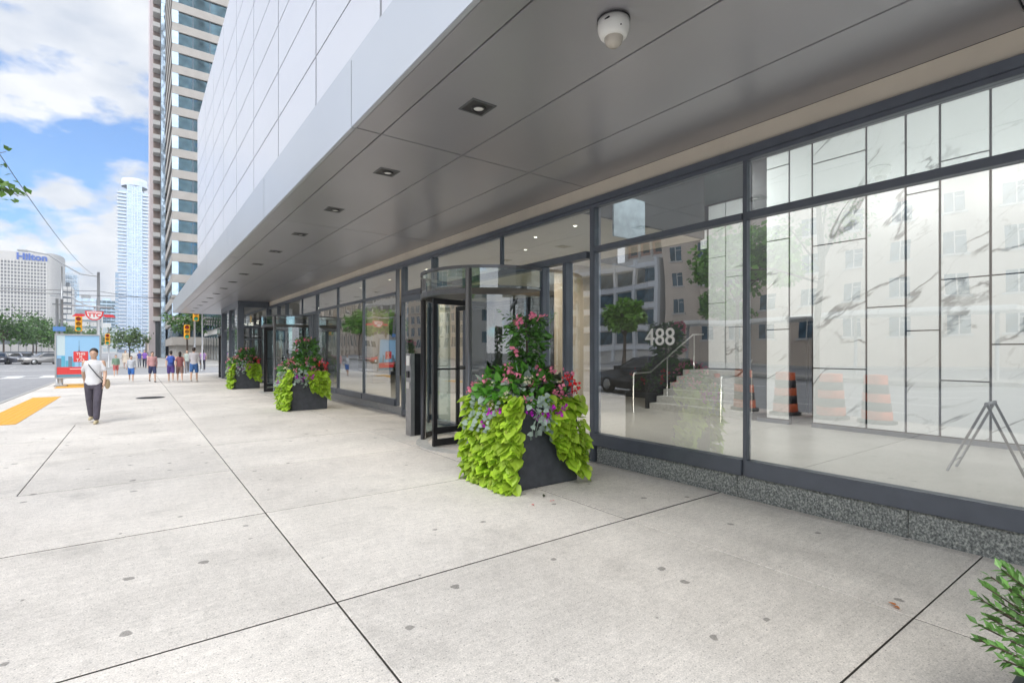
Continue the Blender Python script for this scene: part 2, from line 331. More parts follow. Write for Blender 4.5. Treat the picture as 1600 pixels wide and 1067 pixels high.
# road markings
mk=MB(); z=-.135
for yy,w in ((43,.35),(47.0,.35),(59,.5),(62.5,.35),(66,.35)): mk.quad((-19.5,yy,z),(XK-.4,yy,z),(XK-.4,yy+w,z),(-19.5,yy+w,z))
for k in range(9): mk.quad((-5.0-k*1.7,43.8,z),(-4.2-k*1.7,43.8,z),(-4.2-k*1.7,46.5,z),(-5.0-k*1.7,46.5,z))
for xx in (-6.7,-10.1,-13.5,-17):
    for k in range(-3,8): mk.quad((xx,k*6-1,z),(xx+.13,k*6-1,z),(xx+.13,k*6+2,z),(xx,k*6+2,z))
    for k in range(12): mk.quad((xx,70+k*9,z),(xx+.13,70+k*9,z),(xx+.13,73+k*9,z),(xx,73+k*9,z))
tag(mk.build('road_marking',M_LINE),kind='structure')
# sidewalk slabs
sw=MB(); J=.005
ys=[1.03+2.17*k for k in range(-4,19)]+[41.5]
def slab(x0,x1,y0,y1):
    z=rnd.uniform(-.0015,.0015); a,b,c,d=x0+J,y0+J*(1.9 if y0>2 else .9),x1-J,y1-J*(1.9 if y1>2 else .9); e=.006
    n=len(sw.v); sw.v+=[(a,b,-.03),(c,b,-.03),(c,d,-.03),(a,d,-.03),(a,b,z-.004),(c,b,z-.004),(c,d,z-.004),(a,d,z-.004),(a+e,b+e,z),(c-e,b+e,z),(c-e,d-e,z),(a+e,d-e,z)]
    for q in ((8,9,10,11),(4,5,9,8),(5,6,10,9),(6,7,11,10),(7,4,8,11),(0,1,5,4),(1,2,6,5),(2,3,7,6),(3,0,4,7)): sw.f.append(tuple(n+i for i in q)); sw.mi.append(0 if 8 in q or 9 in q or 10 in q else 1); sw.sm.append(False)
for a,b in zip(ys,ys[1:]):
    if 7<a<13: slab(XK,-1.03,a,b); slab(-1.03,1.0,a,b)
    else: slab(XK,1.0,a,b)
    slab(1.0,3.65,a,b); slab(3.65,XF-.03,a,b)
for xx in (-3.2,1.0,3.65,6.3,9,12): pass
M_DIRT=mat('joint_dirt',(.085,.08,.07),.95); tag(sw.build('sidewalk',[M_CONC,M_DIRT]),kind='structure')
bd=MB(); bd.box(XK-.0,-8,-.155,XF+.0,41.5,-.022); tag(bd.build('sidewalk_bed',mat('joint_dirt',(.085,.08,.07),.95)),kind='structure')
kb=MB(); kb.bbox(XK-.16,-8,-.155,XK-.004,41.5,0.0,.02); tag(kb.build('kerb',M_KERB),kind='structure')
# far pavements and the opposite one
fp=MB(); fp.box(XK-.16,62,-.155,40,420,.0); fp.box(-60,-60,-.155,-44,420,0.0); tag(fp.build('far_pavement',M_KERB),kind='structure')
md=MB(); md.bbox(-24.5,-40,-.155,-20.5,38,.05,.05); md.bbox(-24.5,70,-.155,-20.5,300,.05,.05); tag(md.build('median',M_KERB),kind='structure')
# tactile paving
tp=MB()
for x0,y0,x1,y1 in ((-2.75,14.9,-2.05,23.0),(-2.75,28.2,-1.7,31.4)):
    tp.box(x0,y0,.002,x1,y1,.008)
    xx=x0+.06
    while xx<x1-.04:
        yy=y0+.06
        while yy<min(y1,y0+9)-.04:
            tp.lathe((xx,yy,.0075),[(.022,0),(.016,.006),(.0001,.007)],6); yy+=.12
        xx+=.12
tag(tp.build('tactile_paving',M_TACT),kind='structure')

# ================================================================ THE LOBBY BUILDING
B=thing('podium_building',(XF,18,0),'long glazed podium with dark metal soffit canopy and white panel wall over the sidewalk','building')
ZS=3.9; XE=1.84; ZF=4.6; YE=38.0; Y0=-7.5
# soffit panels
so=MB(); xs=[XE+.03,2.15,3.17,4.19,5.2]; yj=[5.34+4.57*k for k in range(-3,8)]
yj=[y for y in yj if y<YE-.5]+[YE]
for a,b in zip(yj,yj[1:]):
    for c,d in zip(xs,xs[1:]):
        so.bbox(c+.006,a+.006,ZS,d-.006,b-.006,ZS+.03,.004)
so.build('soffit',M_SOFF,B)
sg=MB(); sg.box(XE+.03,Y0,ZS+.035,XF+.2,YE-.02,ZF-.05); sg.build('canopy_core',M_GAP,B)
fa=MB()
for a,b in zip(yj,yj[1:]): fa.bbox(XE-.02,a+.008,ZS-.012,XE+.024,b-.008,ZF,.006)
fa.bbox(XE-.02,YE+.002,ZS-.012,XF+.5,YE+.04,ZF,.006)
fa.build('fascia',M_FASC,B)
cap=MB(); cap.box(XE-.015,Y0,ZF+.002,XF+.15,22.39,ZF+.04); cap.box(XE-.015,22.392,ZF+.002,14,YE,ZF+.04); cap.build('canopy_roof',M_FASC,B)
# white panel wall
wp=MB(); yv=[4.59+2.14*k for k in range(-6,9)]; yv=[y for y in yv if y<22.3]+[22.4]
zv=[ZF+.045,5.28]+[6.03+.75*k for k in range(6)]; zv[-1]=10.15
for a,b in zip(yv,yv[1:]):
    for c,d in zip(zv,zv[1:]): wp.bbox(XE+.0,a+.028,c+.010,XE+.009,b-.028,d-.010,.002)
wp.build('panel_wall',M_WPAN,B)
pc=MB(); pc.box(XE+.010,yv[0],ZF+.045,XF+.155,22.38,10.1); pc.box(XF+.157,yv[0],5.9,14,22.38,10.1); pc.box(XF+.157,9.2,4.7,14,22.38,5.89); pc.build('upper_storey',mat('upper_grey',(.26,.27,.30),.6),B)
# strip, header
st=MB(); st.box(XF-.0,Y0,3.692,XF+.16,27,ZS-.001); st.box(XF-.0,33,3.692,XF+.16,YE,ZS-.001); st.build('beige_strip',M_BEIGE,B)
hd=MB()
hd.bbox(XF-.05,Y0,3.60,XF+.16,27,3.69,.006); hd.bbox(XF-.03,Y0,3.555,XF+.08,27,3.60,.004); hd.bbox(XF-.06,33,3.60,XF+.10,YE,3.69,.006)
hd.build('header_beam',M_FRAME,B)
pl=MB()
def plinth(a,b,h): 
    y=a
    while y<b-.01:
        e=min(b,y+1.5); pl.bbox(XF-.02,y+.002,-.1,XF+.12,e-.002,h,.006); y=e
plinth(Y0,5.08,.235); pl.build('granite_plinth',M_GRAN,B)
for a_,b_ in ((11.6,18.8),(25.2,27)): pl=MB(); plinth(a_,b_,.19); pl.build('grey_plinth',mat('plinth_grey',(.30,.30,.30),.6,noise=(20,.15)),B)
def window(a,b,sill,trans=2.93,last=False,mw=.042,fx=XF,lab=None,top=3.56):
    f=MB()
    f.bbox(fx-.025,a-mw/2,sill,fx+.07,a+mw/2,top,.005)
    if last: f.bbox(fx-.05,b-mw/2,sill,fx+.09,b+mw/2,top,.005)
    f.bbox(fx-.055,a+mw/2,sill-.002,fx+.08,b-mw/2,sill+.165,.006)
    f.bbox(fx-.04,a+mw/2,trans,fx+.07,b-mw/2,trans+.075,.005)
    w=f.build('window',M_FRAME,B)
    for z0,z1,mt in ((sill+.165,trans,M_GLASS),(trans+.075,top,M_TRANG)):
        p=MB(); p.box(fx+.01,a+mw/2+.001,z0+.001,fx+.022,b-mw/2-.001,z1-.001); p.build('pane',mt,w)
    return w
for a,b in ((-6,-3.77),(-3.77,-1.54),(-1.54,.69),(.69,2.92)): window(a,b,.235)
window(2.92,5.13,.235)
wm=MB(); wm.bbox(XF-.04,5.11,0,XF+.1,5.20,3.56,.006); wm.build('corner_mullion',M_FRAME,B)
# glazing beyond the first door bay
for a,b in ((11.93,14.24),(14.24,16.55),(16.55,18.86)): window(a,b,.19,last=(b>18),mw=.045)
window(25.2,27,.19,last=True)
# ---------------- door bays
def door_bay(y0,first):
    """y0: drum centre"""
    cx,cy,r=4.95,y0,1.17
    f=MB(); T=2.86
    a,b=y0-2.22,y0+4.1
    def post(y,w=.08,z1=3.56,x=XF): f.bbox(x-.06,y-w/2,0,x+.09,y+w/2,z1,.005)
    for y in (y0-1.69,y0-1.15,y0+1.22): post(y,z1=T)
    for y in (y0+2.55,b): post(y)
    f.bbox(XF-.06,a+.06,T,XF+.09,b-.04,T+.10,.005)
    for y in (y0+.02,): f.bbox(XF-.02,y-.025,T+.1,XF+.05,y+.025,3.56,.004)
    f.bbox(XF-.06,a+.06,0,XF+.09,y0-1.2,.09,.004); f.bbox(XF-.06,y0+1.26,0,XF+.09,y0+2.5,.09,.004)
    w=f.build('entrance_frame',M_FRAME,B)
    for u,v in ((a+.06,y0-1.73),(y0-1.65,y0-1.19),(y0+1.26,y0+2.51)):
        p=MB(); p.box(XF+.01,u+.001,.091,XF+.022,v-.001,T-.001); p.build('pane',M_GLASS,w)
    for u,v in ((a+.06,y0-.006),(y0+.046,y0+2.509),(y0+2.591,b-.04)):
        p=MB(); p.box(XF+.01,u,T+.101,XF+.022,v,3.555); p.build('pane',M_TRANG,w)
    # swing door beside the drum
    d=MB(); u,v=y0+2.62,b-.05
    d.bbox(XF-.10,u,0,XF-.02,u+.09,2.84,.004); d.bbox(XF-.10,v-.09,0,XF-.02,v,2.84,.004); d.bbox(XF-.10,u+.09,2.70,XF-.02,v-.09,2.84,.004); d.bbox(XF-.10,u+.09,.02,XF-.02,v-.09,.16,.004)
    sd_=d.build('swing_door',M_FRAME,B)
    p=MB(); p.box(XF-.065,u+.09,.16,XF-.053,v-.09,2.70); p.build('pane',M_GLASS,sd_)
    h=MB(); h.tube([(XF-.17,u+.14,.95),(XF-.17,u+.14,1.75)],.014); h.tube([(XF-.17,u+.14,1.05),(XF-.1,u+.14,1.05)],.01); h.tube([(XF-.17,u+.14,1.65),(XF-.1,u+.14,1.65)],.01); h.build('handle',M_STEEL,sd_)
    # revolving door
    k=MB()
    def arc(a0,a1,z0,z1,rr,th,m=0,n=14,mb=k):
        for i in range(n):
            t0=R(a0+(a1-a0)*i/n); t1=R(a0+(a1-a0)*(i+1)/n)
            P=[(cx+q*math.cos(t),cy+q*math.sin(t)) for q,t in ((rr-th,t0),(rr,t0),(rr,t1),(rr-th,t1))]
            if i==0 or i==n-1 or True:
                b0=len(mb.v); mb.v+=[(x,y,z0) for x,y in P]+[(x,y,z1) for x,y in P]
                for qd in ((3,2,1,0),(4,5,6,7),(1,2,6,5),(3,0,4,7)): mb.f.append(tuple(b0+j for j in qd)); mb.mi.append(m); mb.sm.append(False)
                if i==0: mb.f.append((b0,b0+1,b0+5,b0+4)); mb.mi.append(m); mb.sm.append(False)
                if i==n-1: mb.f.append((b0+2,b0+3,b0+7,b0+6)); mb.mi.append(m); mb.sm.append(False)
    arc(100,221,2.42,2.50,r+.02,.07)          # ring over the opening
    rv=k.build('revolving_door',M_GREYF,B)
    k3=MB(); arc(95,282,2.80,2.845,r+.03,.05,mb=k3); k3.build('top_ring',M_GREYF,rv)
    k3=MB(); arc(95,282,0.0,.012,r+.10,.20,mb=k3); k3.build('floor_ring',M_STEP,rv)
    k2=MB(); arc(95,282,2.50,2.80,r+.012,.012,mb=k2); k2.build('header_glass',M_DRUM,rv)
    k4=MB(); n=28; pts=[(cx+r*math.cos(R(92+ i*196/n)),cy+r*math.sin(R(92+i*196/n))) for i in range(n+1)]
    k4.prism(pts,2.51,2.54); k4.build('drum_ceiling',mat('drum_ceiling_grey',(.11,.11,.115),.5),rv)
    for a0,a1 in ((222,280),(97,140)):
        q=MB(); arc(a0,a1,.10,2.40,r,.012,mb=q,n=10); q.build('curved_glass',M_DRUM,rv)
        q=MB(); arc(a0,a1,.012,.10,r+.02,.05,mb=q,n=10); q.build('base_rail',M_BLACK,rv)
    for an in (220,141):
        q=MB(); x,y=cx+r*math.cos(R(an)),cy+r*math.sin(R(an)); q.tube([(x,y,0),(x,y,2.8)],.05,14); q.build('post',M_GREYF if an==220 else M_BLACK,rv)
    q=MB(); q.tube([(cx,cy,0),(cx,cy,2.4)],.045,12); q.build('spindle',M_BLACK,rv)
    for an in (181,271,1,91):
        w_=MB(); n0=0; e=r-.05
        w_.bbox(.05,-.03,.02,e,.03,.13,.004); w_.bbox(.05,-.02,.22,e,.02,.32,.004); w_.bbox(.05,-.025,2.30,e,.025,2.385,.004); w_.bbox(e-.07,-.03,.13,e,.03,2.30,.005); w_.bbox(.05,-.025,.13,.11,.025,2.30,.004); w_.bbox(.11,-.015,1.24,e-.07,.015,1.27,.002)
        w_.xform(Matrix.Translation((cx,cy,0))@Matrix.Rotation(R(an),4,'Z')); ww=w_.build('door_wing',M_BLACK,rv)
    return w
for i,y in enumerate((7.4,20.9,33.9)): door_bay(y,i==0)
# vestibule box near the far end
v=MB(); x0,x1,ya,yb=3.85,5.25,27.05,32.95
v.bbox(x0,ya,3.62,x1,yb,ZS-.004,.01)
for x,y,w in ((x0,ya,.26),(x1-.16,ya,.16),(x0,yb-.26,.26),(x0,29.9,.14)): v.bbox(x,y,0,x+w,y+w,3.62,.008)
v.bbox(x0+.26,ya+.05,2.62,x1-.16,ya+.13,2.72,.005); v.bbox(x0+.26,ya+.05,2.05,x1-.16,ya+.13,2.11,.005); v.bbox(x0+.1,ya+.26,2.62,x0+.18,yb-.26,2.70,.005)
v.bbox(x0+.26,ya+.05,0,x1-.16,ya+.13,.12,.005); v.bbox(x0+.1,ya+.26,0,x0+.18,yb-.26,.12,.005)
vb=v.build('vestibule',M_FRAME,B)
for a in ((x0+.26,ya+.08,.12,x1-.16,ya+.092,2.05),(x0+.26,ya+.08,2.11,x1-.16,ya+.092,2.62),(x0+.26,ya+.08,2.72,x1-.16,ya+.092,3.62),(x0+.13,ya+.26,.12,x0+.142,29.9,2.62),(x0+.13,30.04,.12,x0+.142,yb-.26,2.62),(x0+.13,ya+.26,2.7,x0+.142,yb-.26,3.62)):
    p=MB(); p.box(*a); p.build('pane',M_GLASS,vb)
# end wall
e=MB(); e.box(XF,YE-.3,0,14,YE,ZS); e.box(14,Y0,0,14.3,YE,10.0); e.box(XF,Y0-.3,0,14,Y0,10.0); e.build('end_wall',mat('end_wall_grey',(.30,.30,.31),.7,noise=(2,.06)),B)
# ---------------- lobby inside
LF=MB(); LF.box(XF+.02,Y0,-.1,14,YE-.3,.012); LF.build('lobby_floor',M_LOBF,B)
XM=11.0; ZC=5.76
lc=MB(); lc.box(XF+.165,Y0,ZC,14,5.9,ZC+.06); lc.box(9.0,5.901,ZC,14,9.0,ZC+.06); lc.build('high_ceiling',mat('teal_ceiling',(.16,.20,.20),.7),B)
lc=MB(); lc.box(XF+.165,5.96,3.74,8.99,9.0,3.80); lc.box(XF+.165,9.01,3.74,14,YE-.3,3.80); lc.build('low_ceiling',M_LOBC,B)
lc=MB(); lc.box(9.0,9.0,3.74,14,9.06,ZC-.001); lc.box(XF+.165,5.90,3.74,9.0,5.955,ZC-.001); lc.box(8.992,5.956,3.74,9.04,8.999,ZC-.001); lc.build('bulkhead',M_LOBD,B)
# marble wall: staggered slabs
mw_=MB(); cols=[5.72,5.23,4.78,3.83,3.22,2.74,2.10,1.35,.75,-.1,-.7,-1.6,-2.3,-3.2,-3.9,-4.9,-5.8,-7.4]
mr_=random.Random(3)
seams={0:[2.0,3.9,5.45],1:[2.24,4.55],2:[1.2,3.65,5.3],3:[2.35],4:[1.9,4.3],5:[1.05,2.75,4.75],6:[1.65,2.75,4.6]}
for i,(b,a) in enumerate(zip(cols,cols[1:])):
    zs=sorted(seams.get(i,[mr_.uniform(1.2,2.4),mr_.uniform(3.8,4.9)])); zs=[.10]+zs+[5.73]
    for c,d in zip(zs,zs[1:]):
        if i==1 and d<2.3: continue
        mw_.bbox(XM,a+.018,c+.011,XM+.04,b-.018,d-.011,.003)
for a,b,zs in ((8.06,8.60,[1.05,2.9,4.2,5.7]),(7.55,8.06,[1.05,2.2,3.6,5.7]),(8.64,8.86,[4.5,5.3])):
    for c,d in zip(zs,zs[1:]): mw_.bbox(13.3,a+.012,c+.008,13.34,b-.012,d-.008,.003)
mw_.build('marble_wall',M_MARB,B)
bk=MB(); bk.box(XM+.045,Y0,0,XM+.12,4.78,ZC); bk.box(XM+.045,5.23,0,XM+.12,6.05,ZC); bk.box(XM+.045,4.78,2.24,XM+.12,5.23,ZC); bk.box(13.35,5.9,0,13.4,8.99,ZC); bk.box(13.35,9.07,0,13.4,YE-.3,3.74); bk.box(XM+.125,5.95,0,13.35,6.05,ZC); bk.box(XM,8.9,0,13.34,8.99,3.73)
bk.build('lobby_wall',M_LOBD,B)
bl=MB(); bl.bbox(6.38,5.86,3.45,7.17,5.897,4.15,.004); bl.build('stone_panel',mat('blue_stone',(.30,.35,.40),.5,noise=(7,.25)),B)
bs=MB(); bs.box(XM-.03,-7.3,0,XM-.001,4.78,.09); bs.box(XM-.03,5.23,0,XM-.001,5.9,.09); bs.build('skirting',M_FRAME,B)
# steps and rails
sp=MB()
for k in range(6): sp.bbox(XM+.29*k,6.08,(.0 if k==0 else .17*k-.02),13.29,8.85,.17*(k+1)-.0,.008)
sp.build('steps',M_STEP,B)
for yy in (8.62,6.22):
    h=MB(); h.tube([(10.1,yy,.0),(10.1,yy,.93),(10.13,yy,.98),(10.75,yy,1.0),(12.6,yy,2.0),(13.1,yy,2.02)],.022,8); h.tube([(11.45,yy,.3),(11.45,yy,1.38)],.018,8); h.tube([(12.65,yy,1.0),(12.65,yy,2.0)],.018,8); h.build('handrail',M_STEEL,B)
# lobby pillar and reception panel seen past the doors
q=MB(); q.bbox(9.0,9.6,.012,9.8,10.4,3.74,.01); q.bbox(9.0,16.4,.012,9.8,17.2,3.74,.01); q.bbox(9.0,23.4,.012,9.8,24.2,3.74,.01); q.build('lobby_pillar',mat('pillar_tan',(.38,.32,.24),.6,noise=(2,.05)),B)
# house number on the glass
mb=text_mesh('488',.30,.006,face_mX((XF+.004,4.03,1.71)),.001)
mb.build('house_number',M_WHITE,B)
# lit ceiling spots as small discs, and area lights that fill the lobby
def lamp(x,y,z,w,size,col=(1,.97,.92),tilt=0):
    l=bpy.data.lights.new('lobby_fill_light','AREA'); l.shape='RECTANGLE'; l.size=size[0]; l.size_y=size[1]; l.energy=w; l.color=col
    o=bpy.data.objects.new('lobby_fill_light',l); C.objects.link(o); o.location=(x,y,z); o.rotation_euler=(0,-tilt,0); return o
for y in (-4.5,-1.2,2.2): lamp(6.1,y,5.3,82,(.9,2.6),tilt=R(62))  # added fill tilted at the marble wall, hidden above the header
lamp(6.1,4.7,5.3,72,(.9,1.4),tilt=R(62)); lamp(10.2,7.4,ZC-.05,170,(1.2,1.6),tilt=R(20))  # added fill for the marble end and the stairs
for y in (8.0,11,14,17,22,28): lamp(7.8,y,3.68,60,(1.6,1.6),(1,.9,.75))  # broad light of the lit ceiling spots
dp=[(6.2,6.6),(6.2,7.7),(7.3,7.2),(6.8,8.8),(7.9,6.4),(6.3,12.5),(6.3,15),(6.3,17.5),(6.3,22),(6.3,25)]
D0=None
for i,(x,y) in enumerate(dp):
    m_=MB(); m_.lathe((x,y,3.735),[(.055,0),(.055,-.008),(.04,-.01),(.035,.0)],14); m_.lathe((x,y,3.735),[(.035,-.002),(.0005,-.002)],14,m=1); o=m_.build('ceiling_spot',[M_WHITE,M_LIT],None,(x,y,3.735))
    tag(o,'tiny lit round spot in the cream lobby ceiling behind the transom glass','ceiling light','lobby ceiling spots')

# ---------------- recessed downlights in the soffit
def downlight(x,y,label):
    t=thing('downlight',(x,y,ZS),label,'ceiling light','square downlights in the canopy soffit')
    f=MB(); o_,i_=.135,.112
    for a in ((-o_,-o_,o_,-i_),(-o_,i_,o_,o_),(-o_,-i_,-i_,i_),(i_,-i_,o_,i_)): f.box(x+a[0],y+a[1],ZS-.006,x+a[2],y+a[3],ZS+.004)
    f.build('trim',M_GREYF,t)
    h=MB(); h.box(x-i_,y-i_,ZS-.0015,x+i_,y+i_,ZS+.003); h.build('housing',mat('housing_dark',(.035,.035,.035),.4),t)
    l=MB(); l.lathe((x+.02,y+.01,ZS-.002),[(.075,0),(.075,-.008),(.055,-.014),(.048,-.006)],20); l.build('ring',M_BLACK,t)
    l=MB(); l.lathe((x+.02,y+.01,ZS-.002),[(.048,-.005),(.03,-.011),(.001,-.013)],16); l.build('lens',mat('lens_white',(.75,.75,.72),.2),t)
    return t
for k in range(15):
    y=4.2+2.23*k
    if k==0: lb='nearest square downlight with round white lens, below the dome camera in view'
    else: lb='square downlight in dark soffit, %s along the row counted from the dome camera'%['','second','third','fourth','fifth','sixth','seventh','eighth','ninth','tenth','eleventh','twelfth','thirteenth','fourteenth','fifteenth'][k]
    downlight(2.66,y,lb)
# dome camera
t=thing('dome_camera',(2.74,2.52,ZS),'round white dome security camera hanging under the dark soffit','security camera')
m_=MB(); m_.lathe((2.74,2.52,ZS),[(.001,-.001),(.112,-.001),(.113,-.06),(.108,-.085),(.095,-.115),(.082,-.128),(.066,-.13)],36); m_.build('housing',M_WHITE,t)
m_=MB(); m_.lathe((2.74,2.52,ZS-.125),[(.066,.0),(.065,-.02),(.055,-.045),(.035,-.063),(.001,-.07)],30); m_.build('dome',mat('smoked_dome',(.52,.48,.42),.12),t)
m_=MB(); m_.lathe((2.74,2.52,ZS-.002),[(.116,0),(.116,-.012),(.11,-.012)],30); m_.build('gasket',M_BLACK,t)
m_=MB(); m_.box(2.74-.112,2.50,ZS-.05,2.74-.104,2.46,ZS-.042); m_.box(2.70,2.52-.105,ZS-.098,2.707,2.52-.098,ZS-.091); m_.build('screw',M_BLACK,t)

# ---------------- push-button post
t=thing('button_post',(4.13,8.75,0),'waist-high black and steel door opener post before the first revolving door','post')
m_=MB(); m_.bbox(4.10,8.62,0,4.34,8.86,1.50,.006); m_.build('body',M_BLACK,t)
m_=MB(); m_.bbox(4.02,8.60,0,4.095,8.82,1.50,.004); m_.build('steel_face',mat('post_steel',(.34,.34,.35),.4,metal=.8,noise=(9,.1)),t)
m_=MB(); m_.bbox(4.0,8.63,1.28,4.018,8.76,1.46,.004); m_.build('card_reader',M_WHITE,t)
m_=MB(); m_.bbox(3.995,8.66,1.06,4.018,8.75,1.18,.004); m_.build('keypad',M_BLACK,t)
m_=MB(); m_.bbox(4.0,8.63,.86,4.018,8.77,.98,.004); m_.build('push_plate',M_STEEL,t)

# ---------------- folding easel sign inside the glass
t=thing('folding_stand',(8.6,1.65,0.012),'folded open A-shaped metal stand on the pale lobby floor','stand')
for yb_,mt_ in ((2.02,M_GREYF),(1.28,M_BLACK)):
    for dx in (0,.40):
        m_=MB(); m_.tube([(8.4+dx,yb_,.012),(8.4+dx,1.64,.90)],.015,6); m_.build('leg',mt_,t)
    m_=MB(); m_.tube([(8.4,yb_*.85+1.64*.15,.15),(8.8,yb_*.85+1.64*.15,.15)],.009,6); m_.build('brace',M_GREYF,t)
m_=MB(); m_.tube([(8.38,1.64,.90),(8.82,1.64,.90)],.02,8); m_.build('crossbar',M_GREYF,t)
# ================================================================ PLANTS
HEART=[(0,.02,0),(.28,-.10,.07),(.50,.15,.10),(.44,.48,.08),(.2,.80,.03),(0,1.0,-.03),(0,.5,-.02)]
def leaf(mb,p,tip,nrm,sz,m=0,w=1.0,heart=True):
    y=tip.normalized(); x=y.cross(nrm)
    if x.length<1e-4: x=Vector((1,0,0))
    x.normalize(); z=x.cross(y); n=len(mb.v)
    if heart:
        R_=[(0,.02,0),(.28,-.10,.06),(.50,.18,.10),(.42,.52,.07),(0,1.0,-.04),(0,.5,-.03)]
        pts=R_+[(-a,b,c) for a,b,c in R_[1:4]]
        mb.v+=[tuple(p+(x*a*w+y*b+z*c)*sz) for a,b,c in pts]
        fs=((0,1,2,5),(5,2,3,4),(0,5,7,6),(5,4,8,7))
    else:
        pts=[(0,0,0),(.5*w,.45,.06),(0,1,-.03),(-.5*w,.45,.06)]
        mb.v+=[tuple(p+(x*a+y*b+z*c)*sz) for a,b,c in pts]; fs=((0,1,2),(0,2,3))
    for q in fs: mb.f.append(tuple(n+i for i in q)); mb.mi.append(m); mb.sm.append(False)
def rv(r,s=1): return Vector((r.gauss(0,s),r.gauss(0,s),r.gauss(0,s)))
def petals(mb,p,out,n,sp,sz,r,m=0):
    for _ in range(n):
        q=p+rv(r,sp); d=(out+rv(r,.7)).normalized(); leaf(mb,q,d,rv(r,1),sz*r.uniform(.7,1.2),m,.95,False)
def planter(x,y,seed,label,top,full):
    """charcoal box planter with trailing lime vine, flower mound and a taller plant"""
    r=random.Random(seed); t=thing('flower_planter',(x,y,0),label,'planter','square flower planters along the entrance')
    h=.445; b=MB()
    b.bbox(x-h,y-h,0,x+h,y+h,.92,.012); b.build('planter_box',M_PLANT,t)
    s=MB(); s.box(x-h+.05,y-h+.05,.921,x+h-.05,y+h-.05,.94); s.build('soil',M_SOIL,t)
    v=MB()
    def cascade(n,fn):
        for _ in range(n):
            p,out=fn(); tip=(Vector((0,0,-.62))+out*.8+rv(r,.33)); leaf(v,p,tip,out*.55+Vector((0,0,1.0))+rv(r,.25),r.uniform(.07,.17),0,r.uniform(.78,1.2))
        for _ in range(n//9):
            p,out=fn(); leaf(v,p+out*.02,Vector((0,0,-.5))+out+rv(r,.5),out*.4+Vector((0,0,1))+rv(r,.5),r.uniform(.05,.09),1,1)
    def left():
        # wraps the street side of the box and its front left corner
        q=r.random(); z=r.uniform(.03,1.05); bul=.03+.14*math.sin(min(1,(1.08-z)/.45)*PI/2)*r.uniform(.25,1)
        if z<.3: q=q*.9+.05
        if q<.14:
            a=R(180+66*(1-q/.14)); return Vector((x-h+math.cos(a)*bul,y-h+math.sin(a)*bul*.7,z)),Vector((math.cos(a),math.sin(a),0))
        u=(q-.14)/.86; return Vector((x-h-bul,y-h+u*.95,z)),Vector((-1,-.3+.5*u,0)).normalized()
    def right():
        u=r.random(); xx=x-.10+u*.55; zmin=.62-.50*max(0,(u-.05))**.6+ (0 if full else .16)+.05*math.sin(u*17); z=r.uniform(zmin,1.02)
        return Vector((xx,y-h-.02-.15*r.random()*math.sin(min(1,(1.08-z)/.3)*PI/2),z)),Vector((.5*(u-.5),-1,0)).normalized()
    cascade(600,left); cascade(330,right); v.build('trailing_vine',[M_LIME,M_LIME2],t)
    ms=MB(); # mound of mixed leaves
    for _ in range(900):
        a=r.uniform(0,2*PI); e=math.asin(r.uniform(-.12,1)); d=Vector((math.cos(a)*math.cos(e),math.sin(a)*math.cos(e),math.sin(e)))
        k=r.uniform(.75,1.05); p=Vector((x-.04+d.x*(.47 if d.x>0 else .62)*k,y+d.y*.52*k,1.0+d.z*.36*k))
        mi=0
        if d.x>.35: mi=2 if r.random()<.65 else 0
        elif r.random()<.16: mi=1
        leaf(ms,p,d+rv(r,.5)+Vector((0,0,-.15)),d+Vector((0,0,.6))+rv(r,.35),r.uniform(.06,.115),mi,.8)
    ms.build('foliage_mound',[M_MDGR,M_SILV,M_BRZ],t)
    for q in range(5): # silvery trailing stems over the front
        sv=MB(); bx=x-.42+q*.075+r.uniform(-.03,.03); by=y-h-.08; st0=[]
        for k in range(9):
            p=Vector((bx+r.uniform(-.04,.04),by-.05-.09*math.sin(k/9*PI)+r.uniform(-.03,.03),1.05-k*.05*r.uniform(.8,1.2))); st0.append(p); leaf(sv,p,rv(r,.6)+Vector((0,-.3,-.7)),Vector((0,-1,.4))+rv(r,.4),r.uniform(.045,.07),0,1.1)
        sv.tube(st0,.004,4); sv.build('silver_trailer',M_SILV,t)
    for q in range(4):
        sv=MB(); st0=[]
        for k in range(8): p=Vector((x-.58-k*.022,y-.25+q*.15+r.uniform(-.03,.03),.98-k*.045)); st0.append(p); leaf(sv,p,rv(r,.6)+Vector((-.6,0,-.5)),Vector((-1,-.5,.4)),r.uniform(.045,.07),0,1.1)
        sv.tube(st0,.004,4); sv.build('silver_trailer',M_SILV,t)
    spots=[(-.45,-.25,1.3,1),(-.1,-.45,1.22,1),(-.62,-.05,1.2,1),(-.55,-.35,1.08,2),(.12,-.35,1.32,1),(.35,-.5,1.15,0),(-.38,-.50,1.02,1),(.45,-.3,1.22,0),(-.58,-.1,1.13,2),(-.50,-.30,1.2,1),(-.40,-.38,1.27,1),(-.62,-.2,.98,2),(-.3,-.42,1.22,2),(-.22,-.40,1.17,1),(-.36,-.2,1.34,1),(.0,-.50,1.08,1),(.08,-.50,1.12,1),(.13,-.5,1.05,1),(.02,-.54,.93,1),(.12,-.54,.90,1),(.22,-.5,1.22,0),(.30,-.42,1.27,1),(.40,-.42,1.08,0),(.36,-.42,1.02,1),(.44,-.25,1.12,0),(.42,.1,1.1,0),(-.2,.4,1.2,1),(-.66,.2,1.1,1),(-.5,.35,1.15,1),(.3,.4,1.2,0),(-.05,-.3,1.33,1)]
    for a,b_,c,m in spots:
        fl=MB(); petals(fl,Vector((x+a,y+b_,c)),Vector((a,b_-.2,.1)).normalized(),r.randint(10,16),.026,.042,r,0); fl.build('flower_cluster',[M_RED,M_PINK,M_CREAM][m],t)
